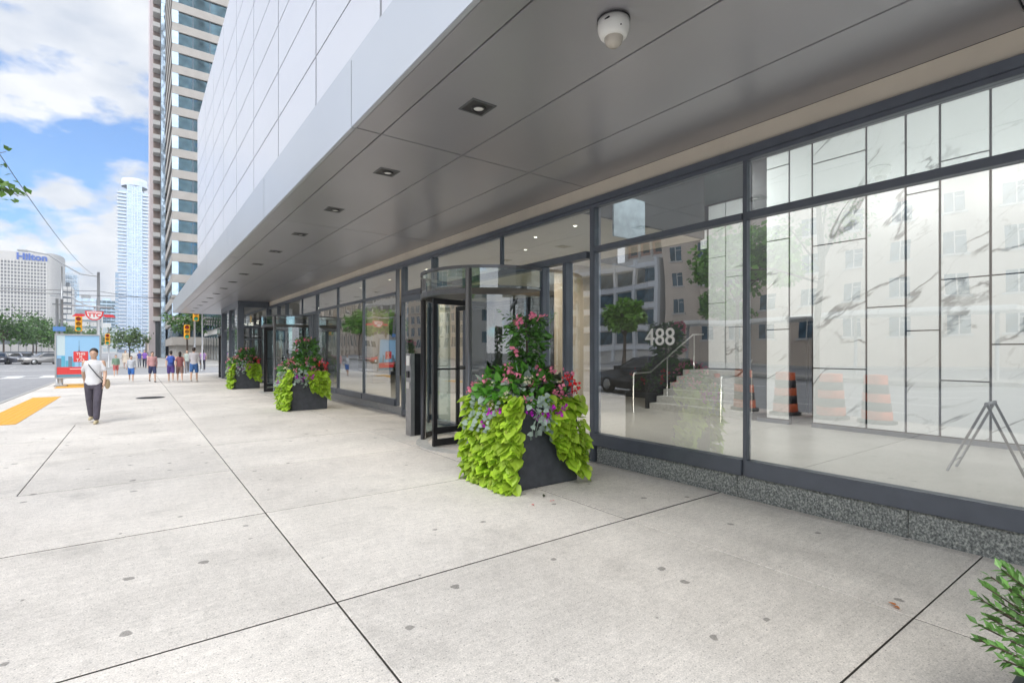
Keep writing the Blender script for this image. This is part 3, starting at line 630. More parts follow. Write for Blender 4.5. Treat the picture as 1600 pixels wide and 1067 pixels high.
    for a,b_,c in ((-.52,-.42,.93),(-.60,-.3,.90),(-.66,-.2,.86),(-.38,-.60,.88),(-.33,-.62,.82),(-.24,-.62,.80),(-.20,-.63,.86),(-.1,-.62,.92),(0,-.62,.84),(.04,-.62,.9),(-.02,-.6,.80),(-.70,-.1,.72)):
        fl=MB(); petals(fl,Vector((x+a,y+b_,c)),Vector((a*.5,-1,.1)).normalized(),r.randint(9,13),.016,.045,r,0); fl.build('flower_cluster',M_MAG,t)
    tp=MB()
    if top=='column':
        for _ in range(640):
            a=r.uniform(0,2*PI); z=r.uniform(1.2,1.98); rad=(.09+.14*min(1,(z-1.2)/.45)*(1 if z<1.85 else .8))*r.uniform(.35,1.15)
            d=Vector((math.cos(a),math.sin(a),.1)); leaf(tp,Vector((x+.02+d.x*rad,y+d.y*rad,z)),d+Vector((0,0,-.4))+rv(r,.4),d+Vector((0,0,.5))+rv(r,.3),r.uniform(.06,.095),0,.6)
        for ang,ln,z in ((.15,.42,1.93),(2.9,.22,1.95),(-.6,.2,1.86),(3.6,.18,1.8)):
            for k in range(9): leaf(tp,Vector((x+math.cos(ang)*(.15+ln*k/9),y+math.sin(ang)*(.15+ln*k/9),z+.04*math.sin(k)+.02*k*.3)),Vector((math.cos(ang),math.sin(ang),.2))+rv(r,.5),Vector((0,0,1))+rv(r,.3),.05,0,.5)
    else:
        for _ in range(700):
            a=r.uniform(0,2*PI); z=r.uniform(1.15,top); rad=(.42*(1-(z-1.15)/(top-1.0)*.55))*r.uniform(.4,1.05)
            d=Vector((math.cos(a),math.sin(a),.3)); leaf(tp,Vector((x+.02+d.x*rad,y+d.y*rad,z)),d+Vector((0,0,-.1))+rv(r,.5),d+Vector((0,0,.5))+rv(r,.3),r.uniform(.07,.12),0,.45)
    tp.build('tall_foliage',M_DKGR,t)
    zt=1.93 if top=='column' else top-.05
    for a,b_,c in ((-.2,-.12,zt-.02),(-.06,-.2,zt+.03),(.06,-.2,zt+.01),(-.24,-.1,zt-.06),(-.25,-.1,1.55)): f2=MB(); petals(f2,Vector((x+a,y+b_,c)),Vector((a,-1,.3)),8,.02,.06,r,0); f2.build('pink_bloom',M_PINK,t)
    st_=MB(); st_.tube([(x,y,.93),(x+.02,y,1.5),(x,y,1.9 if top=='column' else top-.1)],.012,6); st_.build('stem',M_BARK,t)
    # fallen petals are part of the plant's litter around the box
    return t
planter(3.84,4.96,11,'nearest square flower planter with tall leafy column, in front of first revolving door','column',True)
planter(3.68,14.45,12,'middle square flower planter with dark tuft on top, before the mirrored glass wall',1.88,False)
planter(3.68,23.75,13,'farthest square flower planter, beside the dark vestibule and the walking people',1.66,False)
lr=random.Random(9)
for u,v_,c_,lb,sz in ((833,790,M_RED,'red petal fallen by the foot of the nearest planter',.03),(862,783,M_RED,'second red petal on the joint right of the nearest planter',.025),(850,776,M_BRZ,'dry brown leaf scrap by the nearest planter box',.04),(747,737,M_BRZ,'brown leaf crumb before the revolving door',.04),(1398,948,leafmat('rust_leaf',(.55,.20,.07),.2),'rust coloured dry leaf lying on the long joint at right',.04),(900,748,M_BRZ,'small brown scrap under the right vine of the nearest planter',.03)):
    gx,gy=F*H/(v_-548)*(math.sin(TH)+(u-800)/F*math.cos(TH)),F*H/(v_-548)*(math.cos(TH)-(u-800)/F*math.sin(TH))
    q=MB()
    for k in range(2): leaf(q,Vector((gx+k*.01,gy,.006+.004*k)),Vector((lr.uniform(-1,1),lr.uniform(-1,1),.12)),Vector((0,0,1)),sz,0,.7)
    tag(q.build('fallen_leaf' if c_ not in (M_RED,) else 'fallen_petal',c_,None,(gx,gy,0)),lb,'leaf' if c_ is not M_RED else 'petal')
# boxwood in its planter at the lower right
t=thing('boxwood_planter',(2.62,.0,0),'leafy green boxwood bush reaching into the lower right corner','planter')
m_=MB(); m_.bbox(2.3,-.5,0,3.2,.4,.45,.015); m_.build('planter_box',M_PLANT,t)
m_=MB(); m_.box(2.35,-.45,.451,3.15,.35,.46); m_.build('soil',M_SOIL,t)
r=random.Random(5); lv=MB(); tw=MB()
for k in range(300):
    a=r.uniform(0,2*PI); e=math.asin(r.uniform(-.05,1)); d=Vector((math.cos(a)*math.cos(e),math.sin(a)*math.cos(e),math.sin(e)*.75+.1))
    base=Vector((2.62,-.04,.44)); L_=r.uniform(.38,.60)
    p0=base+d*.15; p1=base+Vector((d.x,d.y,d.z))*L_+Vector((0,0,.05)); tw.tube([p0,(p0+p1)/2+Vector((0,0,-.02)),p1],.003,5)
    for j in range(40):
        f=.30+.70*j/39; p=p0.lerp(p1,f); s_=Vector((r.gauss(0,1),r.gauss(0,1),r.gauss(0,1))); s_-=s_.dot(d)*d; s_.normalize()
        leaf(lv,p,d*.9+s_*.8,s_*-.5+Vector((0,0,1))+rv(r,.3),r.uniform(.030,.050),0,.5,False)
lv.build('foliage',leafmat('box_leaf',(.15,.32,.08),.5,.3),t); tw.build('twig',M_BARK,t)

def tree(x,y,h,rad,seed,label,group=None,n=1500,ls=.28,z0=None,mt=None,trunk=.16,gaps=.5,zsc=.75,base=0):
    r=random.Random(seed); t=thing('street_tree',(x,y,base),label,'tree',group)
    zc=h-rad*zsc; tk=MB(); tk.tube([(x,y,base),(x+.05,y,zc*.4),(x-.05,y+.05,zc*.8),(x,y,zc+rad*.3)],[trunk,trunk*.8,trunk*.6,trunk*.2],9)
    cl=[]
    for k in range(int(16+rad*4)):
        a=r.uniform(0,2*PI); e=math.asin(r.uniform(-.6,1)); q=r.uniform(.35,.95)
        c=Vector((x+math.cos(a)*math.cos(e)*rad*q,y+math.sin(a)*math.cos(e)*rad*q,zc+math.sin(e)*rad*zsc*q)); cl.append((c,rad*r.uniform(.2,.42)))
        if k%2==0: tk.tube([(x,y,zc*r.uniform(.6,.95)),((x+c.x)/2,(y+c.y)/2,(zc*.8+c.z)/2+.1),tuple(c)],[trunk*.4,trunk*.25,trunk*.08],6)
    tk.build('trunk',M_BARK,t); cr=MB()
    for _ in range(n):
        c,q=cl[r.randrange(len(cl))]; d=rv(r,1).normalized(); p=c+d*q*r.uniform(.3,1)**.6; p.z=c.z+(p.z-c.z)*.7
        leaf(cr,p,d+rv(r,.6)+Vector((0,0,-.3)),d+Vector((0,0,.7)),ls*r.uniform(.6,1.3),0,.9,False)
    cr.build('crown',mt or M_TREE,t); return t,cr
# kerbside tree whose branch reaches into the upper left of the picture
t=thing('kerbside_tree',(-2.75,5.6,0),'slender street tree at the kerb with a leafy twig reaching in at the left edge','tree')
r=random.Random(21); tk=MB(); tk.tube([(-2.75,5.6,0),(-2.72,5.62,2),(-2.8,5.55,4),(-2.7,5.6,5.6)],[.09,.075,.055,.02],9)
tip=Vector((-1.08,8.0,3.30)); br=[Vector((-2.77,5.6,3.2)),Vector((-2.2,6.4,3.6)),Vector((-1.6,7.2,3.6)),tip]
tk.tube(br,[.03,.02,.012,.004],7)
cr=MB()
for (c,q,n) in ((Vector((-3.1,5.2,4.9)),.8,380),(Vector((-2.9,4.6,5.7)),.7,340),(Vector((-3.4,5.6,5.9)),.7,300),(Vector((-2.6,5.6,6.2)),.6,260),(Vector((-2.2,6.1,4.55)),.35,60)):
    tk.tube([(-2.75,5.6,3.6),c],[.03,.01],6)
    for _ in range(n):
        d=rv(r,1).normalized(); leaf(cr,c+d*q*r.uniform(.3,1),d+Vector((0,0,-.5))+rv(r,.4),d+Vector((0,0,.6)),r.uniform(.06,.11),0,.8,False)
for k in range(70):
    f=r.random()**.7; p=br[2].lerp(br[3],f)+rv(r,.07); leaf(cr,p,rv(r,.6)+Vector((.4,.4,-.4)),rv(r,.5)+Vector((0,0,1)),r.uniform(.06,.10),0,.8,False)
for a,b in ((Vector((-1.4,7.5,3.5)),Vector((-1.18,8.0,3.78))),(Vector((-1.4,7.4,3.5)),Vector((-1.2,7.9,3.58)))):
    tk.tube([a,b],[.006,.003],5)
    for k in range(13): leaf(cr,a.lerp(b,r.random())+rv(r,.04),rv(r,.6)+Vector((.3,.3,0)),Vector((0,0,1))+rv(r,.4),r.uniform(.05,.085),0,.7,False)
tk.build('trunk',M_BARK,t); cr.build('crown',leafmat('kerb_leaf',(.12,.24,.04),.4),t)

G='trees on the road median'
tree(-22.5,150,10,5.5,31,'leftmost bushy tree on the far median at the left edge of the picture',G,1700,.55)
tree(-20.0,172,9.5,5.5,32,'dark rounded tree on the far median just left of the advertising board',G,1500,.55,mt=M_TREE)
tree(-23.5,196,12,6.5,33,'tallest darker tree behind the rounded one on the far median',G,1700,.6)
tree(-17.5,210,10.5,5.5,34,'pale olive tree on the far median peeking over the advertising board',G,1400,.55,mt=M_TREE2)
tree(-12.5,230,10,5.5,36,'far median tree behind the advertising board and the tall pole',G,1300,.55)
tree(-1.2,140,7.2,4.2,35,'round green tree beyond the crossing, in the middle of the street view',None,1300,.45,mt=M_TREE2)
tree(6.2,92,8.0,3.0,37,'green street tree beyond the crossing, just left of the glass building corner',None,900,.4)
for i,(x,y,h,q) in enumerate(((-22.5,-6,9,3.4),(-22.5,19,10,3.6),(-22.5,29,5.6,1.9),(-45.5,66,9,3.4),(-22.5,80,8.5,3.6),(-22.5,92,9,3.6),(-45.5,34,9,3))):
    tree(x,y,h,q,50+i,['median tree mirrored at the right end of the marble wall','bright green median tree mirrored beside the mullion','median tree mirrored behind the house number','pavement tree mirrored left of the revolving door','median tree mirrored left in the long glass wall','median tree mirrored behind the red taxi','pavement tree mirrored before the beige block'][i],'trees seen mirrored in the glass',2600,.42,mt=leafmat('bright_leaf',(.17,.36,.05),.45))  # brighter leaf green than the other trees

# ================================================================ PEOPLE
def remesh(mb,vox,name,mt,parent,sm=2):
    me=bpy.data.meshes.new('tmp'); me.from_pydata(mb.v,[],mb.f); o=bpy.data.objects.new('tmp',me); C.objects.link(o)
    md=o.modifiers.new('r','REMESH'); md.mode='VOXEL'; md.voxel_size=vox; md.use_smooth_shade=True
    s=o.modifiers.new('s','SMOOTH'); s.factor=.5; s.iterations=sm
    bpy.context.view_layer.update(); dg=bpy.context.evaluated_depsgraph_get(); m2=bpy.data.meshes.new_from_object(o.evaluated_get(dg))
    bpy.data.objects.remove(o); bpy.data.meshes.remove(me)
    m2.name=name; m2.materials.clear(); m2.materials.append(mt)
    for p in m2.polygons: p.use_smooth=True; p.material_index=0
    ob=bpy.data.objects.new(name,m2); C.objects.link(ob); ob.parent=parent; ORG[ob.name]=ORG[parent.name]
    return ob
def ell(mb,c,rx,ry,rz,n=12):
    b=len(mb.v); mb.lathe((0,0,0),[(max(.001,math.sin(PI*k/8)),-math.cos(PI*k/8)) for k in range(9)],n); 
    for i in range(b,len(mb.v)): x,y,z=mb.v[i]; mb.v[i]=(c[0]+x*rx,c[1]+y*ry,c[2]+z*rz)
    # close poles
    k=len(mb.v); mb.f.append(tuple(range(b,b+n))[::-1]); mb.mi.append(0); mb.sm.append(True); mb.f.append(tuple(range(k-n,k))); mb.mi.append(0); mb.sm.append(True)
def limb(mb,pts,rs):
    mb.tube(pts,rs,10)
    for p,q in zip(pts,rs): ell(mb,p,q*1.0,q*1.0,q*1.0,10)
def rings(mb,lst,n=16):
    b0=None
    for (z,rx,ry,cy) in lst:
        b=len(mb.v); mb.v+=[(rx*math.cos(2*PI*k/n),cy+ry*math.sin(2*PI*k/n),z) for k in range(n)]
        if b0 is not None:
            for k in range(n): mb.f.append((b0+k,b0+(k+1)%n,b+(k+1)%n,b+k)); mb.mi.append(0); mb.sm.append(True)
        else: mb.f.append(tuple(b+k for k in range(n))[::-1]); mb.mi.append(0); mb.sm.append(True)
        b0=b
    mb.f.append(tuple(b0+k for k in range(n))); mb.mi.append(0); mb.sm.append(True)
def person(x,y,face,ht,label,top,bottom,style='pants',sleeve=.5,stride=.22,hair=M_HAIR,shoe=(.5,.42,.30),bag=None,arms=(.12,-.12),long_hair=False,vox=.014,hat=None,swing=1):
    """local frame: +x = person's left, -y = forward; built at 1.70 m then scaled"""
    t=thing('person',(x,y,0),label,'person'); s=ht/1.70
    hip=.88; sh=1.40; a=stride; legs=[]
    for sx,f in ((1,a),(-1,-a)):
        H_=Vector((sx*.085,0,hip)); K=Vector((sx*.09,-f*.55-.03,.48+(.02 if f<0 else 0))); A=Vector((sx*.085,-f*1.0,.09+(.05 if f<0 else 0))); legs.append((H_,K,A,f,sx))
    armsP=[]
    for sx,f in ((1,arms[0]),(-1,arms[1])):
        Sh=Vector((sx*.165,0,sh-.02)); E=Vector((sx*.215,-f*.5+.02,1.12)); W=Vector((sx*.22,-f*1.4-.03,.89+abs(f)*.25)); armsP.append((Sh,E,W,sx))
    b=MB()
    # head, neck, face
    ell(b,(0,-.01,1.585),.073,.088,.110,16); ell(b,(0,-.03,1.535),.052,.062,.062,12); ell(b,(0,-.098,1.572),.011,.018,.020,8); ell(b,(.074,0,1.58),.010,.018,.028,8); ell(b,(-.074,0,1.58),.010,.018,.028,8); ell(b,(0,-.086,1.535),.022,.010,.008,8)
    limb(b,[(0,.005,1.52),(0,.01,1.40)],[.050,.058])
    rings(b,[(.84,.12,.09,0),(.92,.155,.105,0),(1.05,.125,.09,0),(1.2,.145,.10,0),(1.33,.165,.10,0),(1.40,.14,.075,0),(1.43,.07,.055,0)])
    for H_,K,A,f,sx in legs:
        limb(b,[H_,K,A],[.078,.052,.034]); limb(b,[A+Vector((0,.02,-.05)),A+Vector((0,-.13,-.06))],[.034,.030])
    for Sh,E,W,sx in armsP:
        limb(b,[Sh,E,W],[.050,.037,.025]); d=(W-E).normalized(); P_=W+d*.05; limb(b,[W,P_],[.026,.030]); side=Vector((0,-1,0))
        for q in range(4): o_=side*(.027-.018*q); ln=(.068,.078,.072,.056)[q]; limb(b,[P_+o_+d*.02,P_+o_+d*(.02+ln*.5)+Vector((-sx*.008,0,0)),P_+o_+d*(.02+ln)+Vector((-sx*.022,0,0))],[.0095,.0088,.0075])
        limb(b,[P_+side*.022-d*.02,P_+side*.045+d*.02,P_+side*.052+d*.045],[.011,.010,.008])
    M_=Matrix.Translation((x,y,0))@Matrix.Rotation(face,4,'Z')@Matrix.Scale(s,4)
    org=Vector((x,y,0))
    def fin(mb,nm,mt,v=vox,sm=7): 
        mb.xform(Matrix.Translation(-org)@M_); return remesh(mb,v*s,nm,mt,t,sm)
    body=fin(b,'body',M_SKIN,vox*.75,1)
    e_=MB(); 
    for sx in (1,-1): ell(e_,(sx*.030,-.086,1.592),.010,.007,.006,8)
    e_.xform(Matrix.Translation(-org)@M_); e_.v=[tuple(Vector(q)+org) for q in e_.v]; e_.build('eyes',mat('eye_dark',(.03,.02,.02),.3),t)
    h_=MB(); ell(h_,(0,.012,1.625),.083,.098,.090,16); ell(h_,(0,.045,1.575),.074,.060,.085,12)
    if long_hair: rings(h_,[(1.40,.05,.025,.075),(1.48,.075,.04,.065),(1.60,.08,.06,.04)])
    # keep the face clear
    fin(h_,'hair',hair)
    if hat:
        q=MB(); rings(q,[(1.635,.15,.17,0),(1.645,.15,.17,0),(1.65,.092,.105,0),(1.72,.085,.095,0),(1.735,.05,.06,0)]); fin(q,'hat',hat)
    sh_=MB(); rings(sh_,[(.86 if style!='dress' else .58,.165 if style!='dress' else .23,.118 if style!='dress' else .18,0),(.93,.168,.120,0),(1.05,.145,.108,0),(1.2,.16,.115,0),(1.33,.180,.113,0),(1.405,.150,.085,0),(1.44,.072,.064,0)])
    for Sh,E,W,sx in armsP:
        if sleeve<=.6: limb(sh_,[Sh+Vector((-sx*.03,0,-.015)),Sh.lerp(E,sleeve*1.3)],[.060,.054])
        else: limb(sh_,[Sh,E,E.lerp(W,.85)],[.064,.050,.038])
    fin(sh_,'shirt' if style!='dress' else 'dress',top)
    if style!='dress':
        p_=MB(); rings(p_,[(.78,.15,.105,0),(.86,.168,.118,0),(.96,.150,.110,0)])
        for H_,K,A,f,sx in legs:
            if style=='pants': limb(p_,[H_,K,A+Vector((0,0,.04))],[.096,.074,.062])
            else: limb(p_,[H_,H_.lerp(K,.85)],[.100,.092])
        fin(p_,'trousers' if style=='pants' else 'shorts',bottom)
    for H_,K,A,f,sx in legs:
        q=MB(); limb(q,[A+Vector((0,.035,-.045)),A+Vector((0,-.06,-.052)),A+Vector((0,-.15,-.058))],[.044,.043,.034]); fin(q,'shoe',mat('shoe_%d%d'%(int(shoe[0]*99),int(shoe[2]*99)),shoe,.6),vox)
    if bag=='cross':
        q=MB(); q.tube([(-.14,.0,1.43),(-.05,-.125,1.30),(.08,-.13,1.10),(.19,-.09,.95),(.21,.03,.93)],.011,6); q.tube([(-.14,.0,1.43),(-.03,.118,1.28),(.1,.125,1.08),(.21,.05,.93)],.011,6)
        q.xform(M_); q.build('bag_strap',mat('strap_dark',(.05,.05,.06),.7),t)
        q=MB(); ell(q,(.25,.0,.88),.05,.13,.12,12); fin(q,'shoulder_bag',mat('bag_tan',(.55,.42,.26),.7))
    if bag=='pack':
        q=MB(); q.bbox(-.13,.10,1.0,.13,.24,1.40,.05); fin(q,'backpack',mat('pack_blue',(.05,.12,.50),.7))
    return t
FY=0 # facing -Y (towards camera)
person(-.74,14.25,R(-8),1.60,'woman in white t-shirt and dark trousers with crossbody bag, walking nearest the viewer',mat('white_tee',(.72,.72,.74),.8,noise=(6,.05),bump=(9,1.0)),mat('plum_trousers',(.085,.075,.10),.8,noise=(8,.15),bump=(9,1.0)),'pants',.5,.20,shoe=(.55,.47,.30),bag='cross',vox=.010,arms=(.10,-.22))
def pw(u,v):
    d=F*H/(v-548); tt=(u-800)/F; return d*(math.sin(TH)+tt*math.cos(TH)),d*(math.cos(TH)-tt*math.sin(TH))
col=lambda n,c: mat(n,c,.8,noise=(5,.14),bump=(11,.9))
P=[(205,596.5,1.30,0,'child in pale top and bright blue shorts walking behind the woman at left','tee_pale',(.62,.65,.70),'short_blue',(.04,.16,.50),'shorts',None,False),
   (238,597,1.50,.2,'short person in pink striped top and dark shorts near the manhole cover','tee_pink',(.55,.30,.30),'short_navy',(.04,.05,.12),'shorts',None,False),
   (267,597,1.55,PI,'person seen from behind with a bright blue backpack','tee_blue',(.10,.14,.45),'short_purple',(.10,.06,.25),'shorts','pack',False),
   (281,597,1.50,PI,'person in maroon top beside the one with the blue backpack','tee_maroon',(.28,.10,.10),'short_brown',(.20,.12,.10),'shorts',None,True),
   (303,597,1.72,PI*.9,'tall man in grey shirt and blue shorts striding away by the dark vestibule','tee_grey',(.50,.48,.50),'short_denim',(.05,.14,.36),'shorts',None,False),
   (226,575,1.62,0,'distant person in purple top at the middle of the sidewalk','tee_violet',(.22,.10,.42),'pants_dark',(.05,.05,.07),'pants',None,True),
   (218,574,1.55,0,'distant person in navy top next to the purple one','tee_navy',(.05,.07,.25),'pants_grey',(.2,.2,.22),'pants',None,False),
   (292,583,1.6,0,'distant person in pale green top between the walkers near the canopy','tee_mint',(.45,.52,.48),'pants_grey',(.2,.2,.22),'pants',None,False),
   (317,580,1.65,PI,'distant person in lilac top close to the glass by the vestibule','tee_lilac',(.40,.25,.50),'pants_dark',(.05,.05,.07),'pants',None,True),
   (181,588,1.3,0,'small seated-height child in green top left of the blue shorts','tee_green',(.18,.28,.20),'short_red',(.5,.12,.12),'shorts',None,False),
   (196,577,1.6,0,'distant person in cream dress crossing at the corner','dress_cream',(.60,.52,.42),'pants_dark',(.05,.05,.07),'dress',None,True)]
P[9]=P[9][:4]+('small child in green top and red shorts at the kerb corner',)+P[9][5:]
for u,v_,ht,fc,lb,tn,tcl,bn,bc,stl,bag,lh in P:
    px,py=pw(u,v_); person(px,py,fc,ht,lb,col(tn,tcl),col(bn,bc),stl,rnd.choice((.4,.5,.8)),rnd.uniform(.12,.34)*rnd.choice((-1,1)),bag=bag,long_hair=lh,arms=(rnd.uniform(-.25,.3),rnd.uniform(-.3,.2)),vox=.02,shoe=(.6,.58,.55) if u%2 else (.08,.08,.08))

# ================================================================ STREET FURNITURE
# advertising board on two legs at the kerb
bx0,bx1,by=-2.85,-1.28,29.6
t=thing('advertising_board',((bx0+bx1)/2,by,0),'framed advertising board with skyline picture and red panel at the kerb','sign board')
m_=MB(); 
for a in ((bx0,.34,bx1,.40),(bx0,2.22,bx1,2.28)): m_.bbox(a[0],by-.06,a[1],a[2],by+.06,a[3],.008)
m_.bbox(bx0,by-.06,.40,bx0+.06,by+.06,2.22,.008); m_.bbox(bx1-.06,by-.06,.40,bx1,by+.06,2.22,.008); m_.build('frame',M_GALV,t)
pic=MB(); pic.box(bx0+.06,by-.03,.40,bx1-.06,by+.03,2.22); pic.build('poster',mat('poster_sky',(.30,.55,.80),.3),t)
A=MB(); e=by-.034
def pb(x0,z0,x1,z1,m,dy=.0): A.box(bx0+x0,e-.002-dy,z0,bx0+x1,e+.003,z1,m)
pb(.07,.41,1.5,.52,3); pb(.07,.52,1.5,.84,0,.001)
for i,(a,b,c) in enumerate(((.08,.22,1.22),(.22,.34,1.32),(.36,.45,1.12),(.45,.58,1.30),(.58,.66,1.22),(1.05,1.15,1.2),(1.2,1.32,1.3),(1.35,1.48,1.15))): pb(a,.84,b,c,1 if i%3 else 2)
pb(.80,.84,.822,1.75,2,.001); pb(.775,1.5,.847,1.57,2,.002); pb(.806,1.75,.816,2.0,2,.001)
pb(.62,1.06,1.12,1.52,0,.003)
pb(.07,1.35,.34,2.21,4,-.001)
A.build('picture',[mat('poster_red',(.70,.05,.05),.4),mat('poster_teal',(.10,.42,.60),.4),mat('poster_slate',(.16,.22,.30),.4),mat('poster_water',(.12,.30,.42),.4),mat('poster_pale',(.55,.68,.72),.4)],t)
for tx,sz,lx,lz in (('THIS',.15,.87,1.41),('IS',.15,.87,1.28),('T.O.',.17,.87,1.14)): text_mesh(tx,sz,.004,face_mY((bx0+lx,e-.008,lz)),.002).build('lettering',M_WHITE,t)
m_=MB(); m_.box(bx0+.5,e-.006,.74,bx0+1.1,e-.003,.765); m_.build('strap_line',M_WHITE,t)
for x in (bx0+.12,bx0+.22): m_=MB(); m_.tube([(x,by,.0),(x,by,.34)],.04,10); m_.build('leg',M_GALV,t)
m_=MB(); m_.bbox(bx0-.02,by-.22,0,bx0+.42,by+.22,.07,.02); m_.build('foot',M_KERB,t)
# transit sign pole
t=thing('transit_sign_pole',(-2.78,30.3,0),'tall twin grey pole with arm carrying the red winged transit emblem above the board','sign pole')
m_=MB(); m_.tube([(-2.84,30.3,0),(-2.84,30.3,3.85)],.05,12); m_.build('pole',M_GALV,t)
m_=MB(); m_.tube([(-2.68,30.3,0),(-2.68,30.3,3.85)],.05,12); m_.tube([(-2.68,30.3,3.85),(-2.68,30.3,5.3)],.028,10); m_.build('tall_pole',M_GALV,t)
m_=MB(); m_.tube([(-3.0,30.3,3.62),(-.85,30.3,3.55)],.035,10); m_.build('arm',M_GALV,t)
m_=MB(); m_.box(-2.97,30.22,2.42,-2.55,30.25,2.62); m_.build('blue_plate',mat('blue_plate',(.10,.25,.55),.4),t)
m_=MB(); cxr,cz,yr=-1.55,3.16,30.3
m_.tube([(cxr,yr,3.36),(cxr,yr,3.58)],.02,8); m_.build('hanger',M_GALV,t)
def plate(poly,y0,y1,m=0,mb=None):
    n=len(poly); b=len(mb.v); mb.v+=[(x,y0,z) for x,z in poly]+[(x,y1,z) for x,z in poly]
    mb.f.append(tuple(b+k for k in range(n))); mb.f.append(tuple(b+n+k for k in range(n))[::-1]); mb.mi+=[m,m]; mb.sm+=[False,False]
    for k in range(n): mb.f.append((b+k,b+n+k,b+n+(k+1)%n,b+(k+1)%n)); mb.mi.append(m); mb.sm.append(False)
m_=MB(); sh=[(-.34,.20),(-.30,-.02),(-.20,-.15),(-.08,-.21),(.08,-.21),(.20,-.15),(.30,-.02),(.34,.20)]
plate([(cxr+a,cz+b) for a,b in sh],yr-.05,yr+.05,0,m_)
for s_ in (1,-1):
    wing=[(.32,-.02),(.40,-.06),(.78,-.06),(.66,.06),(.36,.06)] 
    pts=[(cxr+s_*a,cz+b) for a,b in wing]; plate(pts if s_<0 else pts[::-1],yr-.04,yr+.04,0,m_)
m_.build('emblem',mat('transit_red',(.70,.03,.04),.35),t)
m_=MB(); sh2=[(a*.8,b*.8+.005) for a,b in sh]
plate([(cxr+a,cz+b) for a,b in sh2],yr-.056,yr+.056,0,m_); m_.build('emblem_face',M_WHITE,t)
text_mesh('TTC',.24,.01,face_mY((cxr,yr-.062,cz+.015)),.01).build('emblem_letters',mat('transit_red',(0,0,0)),t)
# manhole cover
mx_,my_=pw(235,621.5)
m_=MB(); m_.lathe((mx_,my_,0),[(.40,.001),(.40,.008),(.385,.010),(.001,.010)],32)
for k in range(-6,7):
    w_=math.sqrt(max(0,.37**2-(k*.055)**2)); m_.box(mx_-w_,my_+k*.055-.008,.0101,mx_+w_,my_+k*.055+.008,.016)
tag(m_.build('manhole_cover',mat('cast_iron',(.05,.05,.052),.5,metal=.4,noise=(20,.3)),None,(mx_,my_,0)),'round dark iron utility cover set in the sidewalk slab','manhole cover')
# street lamp with two arms, wires
t=thing('street_lamp',(-2.9,62.5,0),'grey street pole with two curved arms over the road beyond the crossing','street lamp')
m_=MB(); m_.tube([(-2.9,62.5,0),(-2.9,62.5,9.0)],[.15,.11],12); m_.build('pole',M_GALV,t)
m_=MB(); m_.tube([(-2.95,62.5,8.6),(-4.2,62.4,8.7),(-5.3,62.2,9.4),(-6.4,62,10.2),(-7.8,61.8,10.35)],.06,8); m_.build('arm',M_GALV,t)
m_=MB(); m_.bbox(-8.4,61.6,10.26,-7.7,61.95,10.42,.04); m_.build('lamp_head',M_GALV,t)
m_=MB(); m_.tube([(-2.95,62.5,5.6),(-4.0,62.4,5.9),(-4.9,62.3,6.5),(-5.8,62.2,6.6)],.05,8); m_.bbox(-6.3,62.05,6.5,-5.7,62.35,6.62,.03); m_.build('lower_arm',M_GALV,t)
def wire(pts,label,sag=.0,r_=.02):
    m=MB(); P_=[]
    for a,b in zip(pts,pts[1:]):
        for k in range(12):
            f=k/12; p=Vector(a).lerp(Vector(b),f); p.z-=sag*4*f*(1-f); P_.append(tuple(p))
    P_.append(pts[-1]); m.tube(P_,r_,5); tag(m.build('overhead_wire',M_BLACK,None,pts[0]),label,'wire','overhead wires over the street')
wire([(-2.7,5,6.2),(-3.25,20,7.35),(-3.3,62.5,8.75)],'black overhead wire sloping down from the upper left to the street pole',.5,.012)
wire([(-20,57,6.7),(4.5,57,6.5)],'thin span wire crossing the street just above the crossing',.3,.02)
wire([(-20,66,7.9),(-2.9,62.5,7.2),(5.5,66,7.3)],'thin wire from the street pole across to the banded tower',.3,.02)
# traffic signals
def signal(x,y,z,label,face=0,hor=True):
    t=thing('traffic_signal',(x,y,z),label,'traffic light','yellow traffic signal heads at the crossing'); m=MB()
    w_,hh=.18,.50; m.bbox(x-w_,y-.11,z-hh,x+w_,y+.11,z+hh,.03); m.build('housing',M_YEL,t)
    for k,(nm,c) in enumerate((('red_lens',(.35,.03,.03)),('amber_lens',(.35,.2,.03)),('green_lens',(.05,.5,.30)))):
        q=MB(); zz_=z+.33-.33*k; q.lathe((x,y-.112,zz_),[(.13,0),(.12,-.015),(.001,-.02)],16,ax='y'); q.build(nm,mat(nm,c,.3),t)
        q=MB()
        for i in range(10):
            a0,a1=R(i*18),R(i*18+18); q.quad((x+.14*math.cos(a0),y-.11,zz_+.14*math.sin(a0)),(x+.14*math.cos(a1),y-.11,zz_+.14*math.sin(a1)),(x+.14*math.cos(a1),y-.30,zz_+.14*math.sin(a1)),(x+.14*math.cos(a0),y-.30,zz_+.14*math.sin(a0)))
        q.build('visor',M_YEL,t)
    return t
def at(u,y): # X on the ray of pixel column u at distance y along the facade
    return y*math.tan(TH+math.atan((u-800)/F))
signal(at(123,45),45,3.35,'yellow signal head hanging left of the far street view, nearest the transit emblem')
signal(at(168,60),60,2.6,'small yellow signal head low beyond the advertising board')
signal(at(292,43.5),43.5,2.9,'yellow signal head on the corner pole left of the glass podium')
signal(at(306,42.5),42.5,4.15,'higher yellow signal head on the corner pole under the canopy end')
def pole(x,y,h,label,r_=.06,arm=None):
    t=thing('signal_pole',(x,y,0),label,'pole'); m=MB(); m.tube([(x,y,0),(x,y,h)],r_,10); m.build('shaft',M_GALV,t); m=MB(); m.lathe((x,y,0),[(.16,0),(.16,.06),(.09,.12),(.07,.2)],12); m.build('base',M_GALV,t)
    if arm: m=MB(); m.tube(arm,.03,7); m.build('arm',M_GALV,t)
    return t
pole(at(304,43.6),43.6,5.0,'slim grey corner pole holding two yellow signals before the glass podium')
